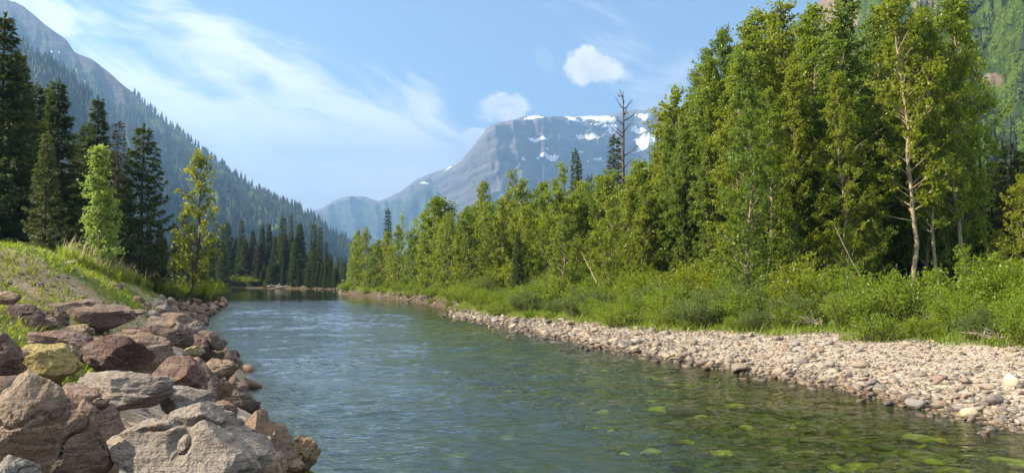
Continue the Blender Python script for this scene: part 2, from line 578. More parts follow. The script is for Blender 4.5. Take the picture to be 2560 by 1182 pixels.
def m_bark(name, a, b):
    m, g = new_mat(name)
    tc = g.n("ShaderNodeTexCoord").outputs["Object"]
    n = g.noise(g.mapping(tc, (6, 6, 1.4)), 2.0, 5, 0.65)
    n2 = g.noise(g.mapping(tc, (1, 1, 0.6)), 1.5, 3, 0.5)
    c = g.mix(n.smooth(0.38, 0.66), a, b)
    c = g.mix(n2.smooth(0.55, 0.7) * 0.6, c, tuple(v * 0.45 for v in a))
    p = g.n("ShaderNodeBsdfPrincipled", {"Base Color": c, "Roughness": 0.9, "Normal": g.bump(n, 0.6, 0.03)})
    p.inputs["Specular IOR Level"].default_value = 0.15
    g.out(p.outputs[0])
    return m


MAT_GROUND, MAT_WATER = m_ground(), m_water()
MAT_ROCK, MAT_PEB = m_rock(), m_pebble()
MAT_STONE = m_rock("river_stone_material", 3.0, 0.4)
MAT_COTTON = m_leaf("cottonwood_leaf", (0.030, 0.062, 0.004), (0.21, 0.265, 0.018), (0.50, 0.60, 0.02), (0.21, 0.195, 0.014), 0.38, 0.36)
MAT_COTTON_DARK = m_leaf("dark_cottonwood_leaf", (0.028, 0.060, 0.006), (0.16, 0.22, 0.024), (0.40, 0.52, 0.03), (0.14, 0.17, 0.02), 0.35, 0.36)
MAT_PALELEAF = m_leaf("pale_leaf", (0.14, 0.22, 0.035), (0.32, 0.40, 0.10), (0.50, 0.60, 0.10), None, 0.4)
MAT_YELLOW = m_leaf("yellowing_leaf", (0.07, 0.11, 0.010), (0.27, 0.29, 0.035), (0.52, 0.52, 0.04), None, 0.4)
MAT_WILLOW = m_leaf("willow_leaf", (0.045, 0.090, 0.005), (0.18, 0.26, 0.018), (0.45, 0.55, 0.02), (0.19, 0.23, 0.02), 0.40, 0.38)
MAT_SAGE = m_leaf("grey_willow_leaf", (0.05, 0.085, 0.02), (0.15, 0.19, 0.055), (0.32, 0.40, 0.06), (0.12, 0.12, 0.03), 0.42, 0.45)
MAT_SPRUCE = m_leaf("spruce_needle", (0.020, 0.038, 0.010), (0.075, 0.105, 0.024), (0.13, 0.17, 0.02), (0.085, 0.095, 0.02), 0.28, 0.5)
MAT_PALESPRUCE = m_leaf("pale_needle", (0.055, 0.075, 0.018), (0.15, 0.17, 0.05), (0.2, 0.22, 0.05), None, 0.25, 0.55)
MAT_RUST = m_leaf("rusty_needle", (0.03, 0.026, 0.012), (0.085, 0.06, 0.026), (0.12, 0.08, 0.03), None, 0.2, 0.6)
MAT_GRASS = m_leaf("grass_blade", (0.08, 0.13, 0.010), (0.20, 0.25, 0.025), (0.42, 0.48, 0.03), None, 0.42)
MAT_DRYGRASS = m_leaf("dry_grass", (0.25, 0.19, 0.09), (0.42, 0.34, 0.17), (0.4, 0.33, 0.15), None, 0.25)
MAT_BARK_PALE = m_bark("pale_bark", (0.16, 0.125, 0.08), (0.32, 0.26, 0.17))
MAT_BARK_BRIGHT = m_bark("bright_bark", (0.24, 0.18, 0.11), (0.40, 0.32, 0.21))
MAT_BARK_DARK = m_bark("dark_bark", (0.07, 0.05, 0.035), (0.16, 0.115, 0.08))
MAT_DRIFT = m_bark("driftwood", (0.42, 0.34, 0.24), (0.60, 0.52, 0.40))

# ------------------------------------------------------------------ the ground sheet
def build_ground():
    fov = np.radians(np.linspace(-44, 44, 330))
    rest = np.radians(np.linspace(44, 316, 50))[1:-1]
    ang = np.concatenate([fov, rest])
    rad = np.concatenate([np.geomspace(0.4, 4, 20)[:-1], np.geomspace(4, 75, 230)[:-1], np.geomspace(75, 260, 50)[:-1], np.geomspace(260, 8000, 40)])
    A, R = np.meshgrid(ang, rad)
    x, y = (np.sin(A) * R).ravel(), (np.cos(A) * R).ravel()
    z = ground_z(x, y)
    nr, nc = A.shape
    Fq = []
    i = np.arange(nr - 1)[:, None] * nc
    j = np.arange(nc)[None, :]
    j2 = (j + 1) % nc
    F = np.stack([i + j, i + j2, i + nc + j2, i + nc + j], -1).reshape(-1, 4)
    V = np.stack([x, y, z], 1)
    c0 = len(V)
    V = np.concatenate([V, [[0, 0, gz(0, 0)]]])
    T = np.stack([np.arange(nc), (np.arange(nc) + 1) % nc, np.full(nc, c0)], 1)
    sd, side = river_sd(x, y)
    behind = x - bank_x(y)
    n = fbm(P3(x * 0.6, y * 0.6), 4, 31)
    bed = smoothstep(0.25, -0.1, sd)
    gravel = ((side == 2) | (side == 3)) * smoothstep(54, 50, y) * smoothstep(1.2, -0.3, behind + n * 0.8) * (1 - bed)
    gravel = np.where(side == 0, smoothstep(2.8, 1.8, sd + n * 0.6) * (1 - bed) * 0.8, gravel)
    g = np.where(side == 0, smoothstep(1.8, 3.4, sd + n * 2.0) * smoothstep(-0.3, 0.35, n + 0.12 * np.clip(y - 18, 0, 6) + 0.25 * np.clip(sd - 5.5, 0, 3)),
                 np.where(side == 1, smoothstep(0.8, 1.6, sd), np.where(y > 52, smoothstep(0.9, 1.7, sd), smoothstep(-0.2, 1.0, behind + n))))
    g = np.where(np.hypot(x, y) > 260, 1.0, g)
    zone = np.stack([g * (1 - bed), np.where(side == 1, 0, gravel), bed], 1)
    zone = np.concatenate([zone, [[0.2, 0, 0]]])
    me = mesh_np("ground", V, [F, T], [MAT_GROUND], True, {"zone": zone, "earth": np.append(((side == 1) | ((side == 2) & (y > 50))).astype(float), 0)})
    kind(link("ground", me), "structure", "stony earth banks and river bed of the valley floor")


def build_water():
    """One sheet, finely divided where the camera stands near it, with real waves."""
    ang = np.concatenate([np.radians(np.linspace(-41, 38, 360)), np.radians(np.linspace(38, 319, 40))[1:-1]])
    rad = np.concatenate([np.geomspace(0.5, 7.5, 12)[:-1], np.geomspace(7.5, 62, 470)[:-1], np.geomspace(62, 150, 50)[:-1], np.geomspace(150, 380, 12)])
    A, R = np.meshgrid(ang, rad)
    x, y = (np.sin(A) * R).ravel(), (np.cos(A) * R).ravel()
    c, s = math.cos(0.35), math.sin(0.35)
    u, v = x * c + y * s, y * c - x * s
    patch = 0.45 + 0.75 * smoothstep(-0.3, 0.45, fbm(P3(u * 0.10, v * 0.22), 3, 611))
    shore = smoothstep(0.1, 1.6, -river_sd(x, y)[0])
    far = smoothstep(95, 64, y) * 0.93 + 0.07
    wx_, wy_ = fbm(P3(x * 0.8, y * 0.8), 2, 631) * 0.5, fbm(P3(x * 0.8, y * 0.8), 2, 641) * 0.5
    h = 0.034 * ridged(P3((u + wx_) * 0.55, (v + wy_) * 1.05), 2, 612)
    h = h + 0.021 * ridged(P3((x + wx_) * 1.6, (y + wy_) * 2.4), 3, 615)
    h = h + 0.0095 * fbm(P3((u - wy_) * 4.2, (v + wx_) * 5.2), 2, 618) * smoothstep(45, 25, R.ravel())
    lee = np.interp(y, RIGHT[::-1, 1], RIGHT[::-1, 0]) - x
    z = h * patch * far * (0.3 + 0.7 * shore) * (0.85 + 0.45 * smoothstep(1.5, 8.0, lee))
    nr, nc = A.shape
    i = np.arange(nr - 1)[:, None] * nc
    j = np.arange(nc)[None, :]
    j2 = (j + 1) % nc
    F = np.stack([i + j, i + j2, i + nc + j2, i + nc + j], -1).reshape(-1, 4)
    me = mesh_np("river_water", np.stack([x, y, z], 1), F, [MAT_WATER], True)
    kind(link("river_water", me), "structure", "clear rippled river water, green over its stony bed")


# ------------------------------------------------------------------ mountains
def poly_mask(px, py, poly):
    inside = np.zeros(px.shape, bool)
    n = len(poly)
    for i in range(n):
        (x1, y1), (x2, y2) = poly[i], poly[(i + 1) % n]
        if y1 == y2: continue
        c = (y1 > py) != (y2 > py)
        inside ^= c & (px < (x2 - x1) * (py - y1) / (y2 - y1) + x1)
    return inside


def slopes(px, py):
    a, b = (px - CX) / F_PX, (CY - py) / F_PX
    yy = math.cos(PITCH) - b * math.sin(PITCH)
    return a / yy, (math.sin(PITCH) + b * math.cos(PITCH)) / yy


def mountain_grid(sil, dist, foot, prof, n_col, n_row, seed, gully=0.05, rough=0.004, sil_rough=2.0, px_scale=70.0, ledges=0.0):
    """A massif: its crest line is given by bearings and heights seen from the valley,
    its crest and foot by their distances; returns the (rows, cols, 3) grid of its near slope and back."""
    sil = np.array(sil, float); dist = np.array(dist, float); foot = np.array(foot, float)
    px = np.linspace(sil[0, 0], sil[-1, 0], n_col)
    py = np.interp(px, sil[:, 0], sil[:, 1])
    py = py + fbm(P3(px / 22.0, px * 0 + seed), 4, seed) * sil_rough
    sx, sz = slopes(px, py)
    Dr = np.interp(px, dist[:, 0], dist[:, 1])
    Df = np.interp(px, foot[:, 0], foot[:, 1])
    t = np.linspace(0, 1, n_row)[:, None]
    P, T = np.meshgrid(px, t.ravel())
    e = np.interp(t.ravel(), *np.array(prof, float).T)[:, None] * np.ones_like(P)
    e0 = e
    D = Df + (Dr - Df) * t
    fade = np.sin(np.pi * np.clip(t, 0, 1)) ** 0.7 * np.ones_like(D)
    gl = ridged(P3(P / px_scale + 1.1 * T + 0.35 * fbm(P3(P / 50.0, T * 5), 3, seed + 5).reshape(P.shape), T * 2.2), 5, seed + 50).reshape(D.shape)
    fine = fbm(P3(P / 14.0, T * 22), 4, seed + 80).reshape(D.shape)
    D = D * (1 + (gl * gully + fine * gully * 0.22) * fade * -1)
    led = fbm(P3(P / 170.0, e * 17 + 0.8 * T), 4, seed + 33, 0.6).reshape(D.shape) + 0.35 * fbm(P3(P / 30.0, e * 40), 3, seed + 37).reshape(D.shape)
    e = np.clip(e + ledges * led * fade, 0, 1)
    el = sz[None, :] * np.clip(e + (gl * rough * 2 + fine * rough) * fade * 4, 0, 1)
    Z = EYE + el * D
    Z[0, :] = 0.0
    X = sx[None, :] * D
    near = np.stack([X, D, Z], -1)
    # the far side falls away behind the crest
    back = []
    for k, s in enumerate((0.9, 0.6, 0.0)):
        Db = Dr * (1.08 + 0.22 * k)
        back.append(np.stack([sx * Db, Db, np.maximum(near[-1, :, 2] * s, 0)], -1)[None])
    return np.concatenate([near] + back, 0), P, e0, T, gl, fine


def m_mountain(name, rock_a, rock_b, veg_a, veg_b, tex_scale, strata=0.03):
    m, g = new_mat(name)
    tc = g.n("ShaderNodeTexCoord").outputs["Object"]
    cov = g.n("ShaderNodeSeparateColor", {0: g.n("ShaderNodeAttribute", attribute_name="cover").outputs["Color"]})
    veg, snow, scree = (g.e(o) for o in cov.outputs)
    n1 = g.noise(tc, tex_scale, 6, 0.65)
    n2 = g.noise(tc, tex_scale * 6, 6, 0.7)
    st = g.noise(g.mapping(tc, (0.25, 0.25, 9.0)), tex_scale, 5, 0.7)
    rock = g.mix((st * 0.55 + n2 * 0.25 + n1 * 0.2).smooth(0.42, 0.58), rock_a, rock_b)
    rock = g.mix(n2.smooth(0.5, 0.72) * 0.5, rock, tuple(v * 0.5 for v in rock_a))
    rock = g.mix(scree * 0.8, rock, tuple(min(v * 1.25, 0.6) for v in rock_b))
    vg = g.mix(n1.smooth(0.4, 0.62), veg_a, veg_b)
    vg = g.mix(n2.smooth(0.5, 0.68) * 0.6, vg, veg_a)
    c = g.mix((veg + (n2 - 0.5) * 0.9).smooth(0.35, 0.65), rock, vg)
    c = g.mix((snow + (n2 - 0.5) * 0.4).smooth(0.34, 0.46), c, (0.85, 0.85, 0.86))
    h = n2 * 0.6 + st * 0.6 + n1
    p = g.n("ShaderNodeBsdfPrincipled", {"Base Color": c, "Roughness": 0.95, "Normal": g.bump(h, 1.0, 14.0)})
    p.inputs["Specular IOR Level"].default_value = 0.1
    g.out(p.outputs[0])
    return m


def mountain_mesh(name, grid, cover, mat, label):
    nr, nc, _ = grid.shape
    cov = np.concatenate([cover, np.repeat(cover[-1:], nr - cover.shape[0], 0)], 0)
    me = mesh_np(name, grid.reshape(-1, 3), grid_faces(nr, nc), [mat], True, {"cover": cov.reshape(-1, 3)})
    o = link(name, me)
    return kind(o, "structure", label)


def project(grid):
    x, y, z = grid[..., 0], grid[..., 1], grid[..., 2] - EYE
    yy = y * math.cos(PITCH) + z * math.sin(PITCH)
    zz = z * math.cos(PITCH) - y * math.sin(PITCH)
    return CX + F_PX * x / yy, CY - F_PX * zz / yy


MOUNT = {}


def build_mountains():
    # --- far massif with snowfields
    sil = [(640, 575), (700, 552), (770, 530), (800, 522), (840, 499), (880, 490), (915, 492), (945, 503), (975, 491), (1000, 479), (1040, 450),
           (1080, 432), (1105, 425), (1116, 421), (1150, 405), (1180, 370), (1200, 345), (1216, 321), (1235, 310), (1290, 299), (1310, 290),
           (1400, 291), (1500, 291), (1540, 285), (1572, 276), (1610, 275), (1645, 272), (1700, 268), (1800, 255), (1950, 245), (2200, 250), (2800, 330)]
    dist = [(640, 6400), (900, 6000), (1110, 5400), (1200, 4500), (1235, 4350), (1400, 4700), (1700, 5400), (2800, 6500)]
    foot = [(640, 5000), (900, 4400), (1110, 3500), (1200, 2700), (1260, 2600), (1400, 3000), (1700, 3500), (2800, 4000)]
    prof = [(0, 0), (0.25, 0.18), (0.5, 0.40), (0.62, 0.52), (0.68, 0.64), (0.72, 0.68), (0.78, 0.84), (0.82, 0.87), (0.87, 0.97), (1, 1)]
    grid, P, e, T, gl, fine = mountain_grid(sil, dist, foot, prof, 470, 230, 3, 0.055, 0.006, 2.2, 60, 0.05)
    px, py = P, HOR - (HOR - np.interp(P, *np.array(sil, float).T)) * e
    Q = P3(P / 30.0, e * 30)
    wob = fbm(Q, 4, 71).reshape(T.shape)
    veg = smoothstep(0.62, 0.40, e + wob * 0.16) * smoothstep(0.0, 0.08, 1 - e)
    veg = np.maximum(veg, smoothstep(1150, 1040, P) * smoothstep(1.02, 0.75, e + wob * 0.2))
    scree = smoothstep(0.3, 0.5, e) * smoothstep(0.66, 0.55, e) * smoothstep(0.0, 0.5, wob + 0.2) * smoothstep(1180, 1260, P) * 0.8
    scree = np.maximum(scree, smoothstep(0.93, 0.97, e) * 0.5)
    snow = np.zeros(T.shape)
    jx = px + fbm(P3(px / 9, py / 5), 3, 90).reshape(T.shape) * 7
    jy = py + fbm(P3(px / 9, py / 5), 3, 95).reshape(T.shape) * 4
    z = lambda L: [(740 + a / 2.3635, 220 + b / 2.3635) for a, b in L]
    patches = [
        [(1350, 188), (1385, 160), (1405, 162), (1470, 188), (1440, 196)],
        [(1590, 170), (1640, 178), (1690, 198), (1640, 196)],
        [(1640, 172), (1760, 164), (1840, 162), (1880, 190), (1900, 212), (1850, 220), (1790, 205), (1740, 190)],
        [(1720, 220), (1800, 228), (1890, 240), (1900, 252), (1820, 246)],
        [(1650, 285), (1690, 272), (1790, 280), (1800, 300), (1760, 316), (1700, 300)],
        [(1380, 312), (1430, 300), (1440, 292), (1470, 292), (1480, 322), (1520, 330), (1470, 334), (1400, 326)],
        [(1365, 290), (1410, 294), (1380, 304)],
        [(1390, 412), (1440, 422), (1530, 420), (1566, 440), (1520, 456), (1470, 444), (1420, 432)],
        [(1325, 440), (1350, 432), (1368, 442), (1345, 450)], [(1210, 458), (1240, 455), (1235, 461)], [(1290, 455), (1310, 458), (1300, 464)],
        [(1760, 440), (1780, 418), (1810, 426), (1825, 446), (1790, 440)], [(1705, 434), (1724, 432), (1718, 444)],
        [(1830, 255), (1880, 250), (1890, 285), (1850, 280)],
        [(1970, 232), (2030, 240), (2075, 280), (2085, 290), (2030, 270), (1975, 250)],
        [(1990, 305), (2060, 303), (2120, 310), (2120, 360), (2060, 395), (1985, 408), (2020, 370), (2000, 330)],
        [(1995, 158), (2060, 168), (2090, 160), (2085, 190), (2120, 212), (2080, 215), (2050, 190)],
        [(740, 560), (770, 552), (800, 558), (780, 567)], [(1680, 378), (1705, 378), (1695, 385)], [(1465, 376), (1500, 372), (1490, 382)],
        [(862, 496), (900, 480), (935, 464), (905, 482)], [(1950, 345), (1980, 345), (1960, 352)],
    ]
    for p in patches:
        snow[poly_mask(jx, jy, z(p))] = 1.0
    cover = np.stack([veg, snow, scree], -1)
    mat = m_mountain("far_mountain_rock", (0.045, 0.044, 0.044), (0.135, 0.118, 0.10), (0.022, 0.036, 0.015), (0.07, 0.085, 0.035), 0.004)
    mountain_mesh("far_mountain", grid, cover, mat, "flat-topped grey mountain with snowfields and banded cliffs")

    # --- long left ridge running down to the river gap
    sil = [(-900, -120), (-420, -170), (-150, -60), (0, -8), (22, 0), (60, 16), (90, 42), (130, 75), (165, 99), (185, 129), (230, 150), (270, 180), (310, 214),
           (350, 249), (376, 276), (396, 291), (420, 311), (470, 350), (500, 374), (540, 402), (600, 450), (650, 480), (700, 506), (760, 532),
           (800, 561), (840, 590), (880, 616), (920, 640), (970, 668), (1010, 684)]
    dist = [(-900, 2500), (0, 2500), (300, 2150), (600, 1750), (1010, 1350)]
    foot = [(-900, 900), (0, 900), (300, 820), (600, 900), (800, 1000), (1010, 1250)]
    prof = [(0, 0), (0.3, 0.2), (0.6, 0.5), (0.85, 0.83), (1, 1)]
    grid, P, e, T, gl, fine = mountain_grid(sil, dist, foot, prof, 420, 150, 23, 0.06, 0.006, 2.4, 55)
    px, py = project(grid[:T.shape[0]])
    wob = fbm(P3(P / 40.0, e * 12), 4, 171).reshape(T.shape)
    veg = 1 - smoothstep(0.80, 0.96, e + wob * 0.14) * smoothstep(430, 250, P)
    veg = veg * (1 - 0.75 * smoothstep(0.25, 0.5, wob) * smoothstep(0.4, 0.7, e) * smoothstep(400, 200, P))
    snow = np.zeros(T.shape)
    jx = px + wob * 5
    for p in ([(192, 204), (212, 199), (214, 208), (204, 218)], [(120, 131), (131, 125), (134, 132)], [(138, 131), (150, 129), (147, 134)], [(158, 181), (166, 178), (165, 184)]):
        snow[poly_mask(jx, py, p)] = 1.0
    cover = np.stack([veg, snow, np.zeros_like(veg)], -1)
    mat = m_mountain("left_mountain_slope", (0.035, 0.033, 0.030), (0.085, 0.070, 0.055), (0.018, 0.032, 0.011), (0.085, 0.12, 0.03), 0.011)
    mountain_mesh("left_mountain", grid, cover, mat, "long dark forested mountain ridge falling from the upper left")
    MOUNT["left"] = (grid[:T.shape[0]], e, wob, veg)

    # --- its nearer spur
    sil = [(-900, -40), (-300, -40), (-60, 30), (0, 66), (32, 92), (60, 111), (81, 130), (135, 162), (180, 193), (217, 232), (240, 256), (280, 330), (330, 420), (400, 540), (450, 640), (480, 686)]
    dist = [(-900, 1250), (0, 1250), (240, 1100), (480, 820)]
    foot = [(-900, 560), (0, 560), (240, 600), (480, 780)]
    grid, P, e, T, gl, fine = mountain_grid(sil, dist, foot, [(0, 0), (0.5, 0.42), (1, 1)], 260, 90, 43, 0.06, 0.005, 3.0, 50)
    wob = fbm(P3(P / 40.0, e * 12), 4, 271).reshape(T.shape)
    veg = np.ones(T.shape)
    cover = np.stack([veg, veg * 0, veg * 0], -1)
    mountain_mesh("mountain_spur", grid, cover, mat, "dark blue forested spur in front of the left ridge")
    MOUNT["spur"] = (grid[:T.shape[0]], e, wob, veg)

    # --- steep green slope on the right
    sil = [(1480, 500), (1560, 455), (1612, 408), (1700, 330), (1800, 235), (1900, 130), (2000, 45), (2040, 12), (2062, -6), (2100, -40), (2180, -110), (2300, -190), (2560, -330), (2900, -480), (3600, -560)]
    dist = [(1480, 1500), (2000, 1000), (2560, 640), (3600, 600)]
    foot = [(1480, 500), (2000, 260), (2560, 150), (3600, 140)]
    grid, P, e, T, gl, fine = mountain_grid(sil, dist, foot, [(0, 0), (0.3, 0.16), (0.6, 0.45), (1, 1)], 300, 130, 63, 0.06, 0.006, 4.0, 90)
    px, py = project(grid[:T.shape[0]])
    wob = fbm(P3(P / 50.0, e * 10), 4, 371).reshape(T.shape)
    veg = np.ones(T.shape)
    veg = np.minimum(veg, 1 - smoothstep(62, 40, np.hypot((px - 2092) / 1.0, (py - 34) / 1.1) + wob * 16))
    veg = np.minimum(veg, 1 - smoothstep(30, 20, np.hypot((px - 2320) / 1.7, (py - 12) / 0.8) + wob * 12))
    veg = np.minimum(veg, 1 - smoothstep(22, 14, np.hypot((px - 2478) / 1.3, (py - 200) / 1.0) + wob * 9))
    cover = np.stack([veg, veg * 0, veg * 0], -1)
    mat = m_mountain("right_slope_cover", (0.22, 0.16, 0.11), (0.38, 0.29, 0.21), (0.05, 0.09, 0.012), (0.13, 0.19, 0.025), 0.03)
    mountain_mesh("green_hillside", grid, cover, mat, "steep bright green hillside rising behind the right trees")
    MOUNT["right"] = (grid[:T.shape[0]], e, wob, veg)


def sample_slope(key, n, seed, lo=0.0, hi=1.0):
    grid, e, wob, veg = MOUNT[key]
    r = np.random.default_rng(seed)
    nr, nc, _ = grid.shape
    # weight by true area so the trees stand evenly
    a = np.linalg.norm(np.cross(grid[1:, :-1] - grid[:-1, :-1], grid[:-1, 1:] - grid[:-1, :-1]), axis=-1)
    d = np.hypot(grid[:-1, :-1, 0], grid[:-1, :-1, 1])
    px, py = project(grid[:-1, :-1])
    w = a / d ** 0.8 * (px > -150) * (px < 2720) * (py > -60) * (e[:-1, :-1] >= lo) * (e[:-1, :-1] <= hi)
    w = w.ravel() / w.sum()
    c = r.choice(w.size, n, p=w)
    i, j = c // (nc - 1), c % (nc - 1)
    u, v = r.random(n)[:, None], r.random(n)[:, None]
    p = grid[i, j] * (1 - u) * (1 - v) + grid[i + 1, j] * u * (1 - v) + grid[i, j + 1] * (1 - u) * v + grid[i + 1, j + 1] * u * v
    return p, wob[i, j], veg[i, j], e[i, j]


def far_conifers(name, pts, H, label, mat, seed):
    """Thousands of small spires in one mesh: each a ragged two-tier cone."""
    r = np.random.default_rng(seed)
    n = len(pts)
    k = 5
    V, Fc = [], []
    base = 0
    allV = np.zeros((n, 2 * (k + 1), 3))
    for tier, (z0, z1, rad) in enumerate(((0.08, 0.72, 0.17), (0.42, 1.0, 0.11))):
        a = np.linspace(0, 2 * np.pi, k, endpoint=False)[None] + r.random((n, 1)) * 6
        rr = rad * (0.7 + 0.6 * r.random((n, k))) * H[:, None]
        o = tier * (k + 1)
        allV[:, o:o + k, 0] = pts[:, 0:1] + np.cos(a) * rr
        allV[:, o:o + k, 1] = pts[:, 1:2] + np.sin(a) * rr
        allV[:, o:o + k, 2] = pts[:, 2:3] + H[:, None] * (z0 + 0.06 * r.random((n, k)))
        allV[:, o + k] = pts + np.stack([np.zeros(n), np.zeros(n), H * z1], 1)
    idx = []
    for tier in (0, 1):
        o = tier * (k + 1)
        for q in range(k):
            idx.append((o + q, o + (q + 1) % k, o + k))
    F = (np.arange(n)[:, None, None] * 2 * (k + 1) + np.array(idx)[None]).reshape(-1, 3)
    me = mesh_np(name, allV.reshape(-1, 3), F, [mat], False)
    kind(link(name, me), "stuff", label)


def far_broadleaf(name, pts, H, label, mat, seed, q=46):
    """Leafy crowns seen from afar: each a loose cloud of leaf clumps, all one mesh."""
    r = np.random.default_rng(seed)
    n = len(pts)
    d = r.normal(size=(n, q, 3))
    d /= np.linalg.norm(d, axis=-1, keepdims=True)
    rad = r.random((n, q, 1)) ** 0.4
    c = pts[:, None, :] + d * rad * (H[:, None, None] * np.array([0.30, 0.30, 0.46])) + np.array([0, 0, 0.55]) * H[:, None, None]
    s = (H[:, None] * (0.07 + 0.07 * r.random((n, q))))[..., None]
    nrm = d * 0.8 + r.normal(size=d.shape) * 0.5 + np.array([0, 0, 0.4])
    nrm /= np.linalg.norm(nrm, axis=-1, keepdims=True)
    t = np.cross(nrm, r.normal(size=d.shape)); t /= np.linalg.norm(t, axis=-1, keepdims=True)
    b = np.cross(nrm, t)
    V = np.stack([c - t * s, c + b * s * 0.8 + nrm * s * 0.2, c + t * s, c - b * s * 0.8 + nrm * s * 0.2], 2).reshape(-1, 3)
    F = np.arange(len(V)).reshape(-1, 4)
    kind(link(name, mesh_np(name, V, F, [mat], False)), "stuff", label)


def build_far_forest():
    mat = m_leaf("far_forest_needle", (0.010, 0.022, 0.008), (0.03, 0.05, 0.016), (0.03, 0.05, 0.01), None, 0.1, 0.8)
    p, wob, veg, e = sample_slope("left", 16000, 5)
    r = np.random.default_rng(6)
    keep = (veg > 0.5) & (wob + r.normal(size=len(p)) * 0.22 < 0.12) & (r.random(len(p)) > smoothstep(0.75, 1.0, e) * smoothstep(-450, -900, p[:, 0]))
    p = p[keep][:8500]
    far_conifers("far_conifer_forest", p, 12 + 9 * r.random(len(p)), "dark conifer forest scattered over the left ridge", mat, 7)
    # along the crest
    grid, e, wob, veg = MOUNT["left"]
    row = grid[-1]
    px, py = project(row)
    cols = r.choice(np.where((px > 330) & (px < 980))[0], 420)
    u = r.random(len(cols))[:, None]
    pp = row[cols] * (1 - u) + row[np.minimum(cols + 1, len(row) - 1)] * u
    far_conifers("ridge_conifer_forest", pp + [0, 0, -1.0], 6 + 17 * r.random(len(pp)) ** 1.6, "row of small dark conifers on the skyline of the left ridge", mat, 8)
    p, wob, veg, e = sample_slope("spur", 7000, 15)
    far_conifers("spur_conifer_forest", p, 11 + 8 * r.random(len(p)), "dense dark conifer forest on the nearer left spur", mat, 9)
    p, wob, veg, e = sample_slope("right", 9000, 25)
    keep = veg > 0.6
    p, wob = p[keep], wob[keep]
    con = wob + r.normal(size=len(p)) * 0.2 > 0.34
    hill = m_leaf("hillside_leaf", (0.06, 0.11, 0.008), (0.17, 0.24, 0.025), (0.42, 0.52, 0.03), None, 0.4, 0.6)
    far_conifers("hillside_conifers", p[con][:900], 9 + 8 * r.random(min(900, con.sum())), "dark conifers dotted over the bright green hillside", mat, 10)
    q = p[~con][:4200]
    far_broadleaf("hillside_thicket", q, 4 + 5 * r.random(len(q)), "bright green leafy thicket covering the right hillside", hill, 11, 20)


def build_haze():
    m, g = new_mat("haze_air")
    v = g.n("ShaderNodeVolumePrincipled", {"Color": (0.29, 0.54, 0.95, 1), "Density": HAZE_DENSITY, "Anisotropy": 0.3})
    g.out(v.outputs[0], True)
    bm = bmesh.new()
    bmesh.ops.create_cube(bm, size=1)
    me = bpy.data.meshes.new("haze")
    bm.to_mesh(me); bm.free()
    me.materials.append(m)
    z0, z1 = -2.0, 1420.0
    o = link("haze", me, loc=(0, 500, (z0 + z1) / 2), scale=(17600, 17600, z1 - z0))
    kind(o, "stuff", "thin bluish summer haze filling the valley air")


build_ground()
build_water()
build_mountains()
build_far_forest()
build_haze()

# ------------------------------------------------------------------ plant geometry
def tube(path, radii, k=6, cap=True):
    path = np.asarray(path, float); n = len(path)
    tang = np.gradient(path, axis=0)
    tang /= np.linalg.norm(tang, axis=1, keepdims=True) + 1e-9
    ref = np.array([0.0, 1, 0]) if abs(tang[:, 2]).mean() > 0.7 else np.array([0, 0, 1.0])
    u = np.cross(tang, ref); u /= np.linalg.norm(u, axis=1, keepdims=True) + 1e-9
    v = np.cross(tang, u)
    a = np.linspace(0, 2 * np.pi, k, endpoint=False)
    ring = path[:, None] + (u[:, None] * np.cos(a)[None, :, None] + v[:, None] * np.sin(a)[None, :, None]) * np.asarray(radii)[:, None, None]
    V = ring.reshape(-1, 3)
    F = []
    for i in range(n - 1):
        for j in range(k):
            F.append((i * k + j, i * k + (j + 1) % k, (i + 1) * k + (j + 1) % k, (i + 1) * k + j))
    return V, np.array(F)


class Soup:
    def __init__(s): s.V, s.F, s.n = [], {}, 0
    def add(s, V, F):
        F = np.asarray(F)
        s.V.append(np.asarray(V)); s.F.setdefault(F.shape[1], []).append(F + s.n); s.n += len(V)
    def mesh(s, name, mats, smooth=False):
        return mesh_np(name, np.concatenate(s.V), [np.concatenate(f) for f in s.F.values()], mats, smooth)


def leaf_quads(c, axis, nrm, length, width, fold=0.15):
    """Rhombic leaves: base, side, tip, side."""
    axis = axis / (np.linalg.norm(axis, axis=1, keepdims=True) + 1e-9)
    side = np.cross(axis, nrm); side /= np.linalg.norm(side, axis=1, keepdims=True) + 1e-9
    nn = np.cross(side, axis)
    L = np.asarray(length).reshape(-1, 1); W = np.asarray(width).reshape(-1, 1)
    m = c + axis * L * 0.45 + nn * W * fold
    V = np.stack([c, m + side * W * 0.5, c + axis * L - nn * L * 0.12, m - side * W * 0.5], 1).reshape(-1, 3)
    return V, np.arange(len(V)).reshape(-1, 4)


def unit(v): return v / (np.linalg.norm(v, axis=-1, keepdims=True) + 1e-9)


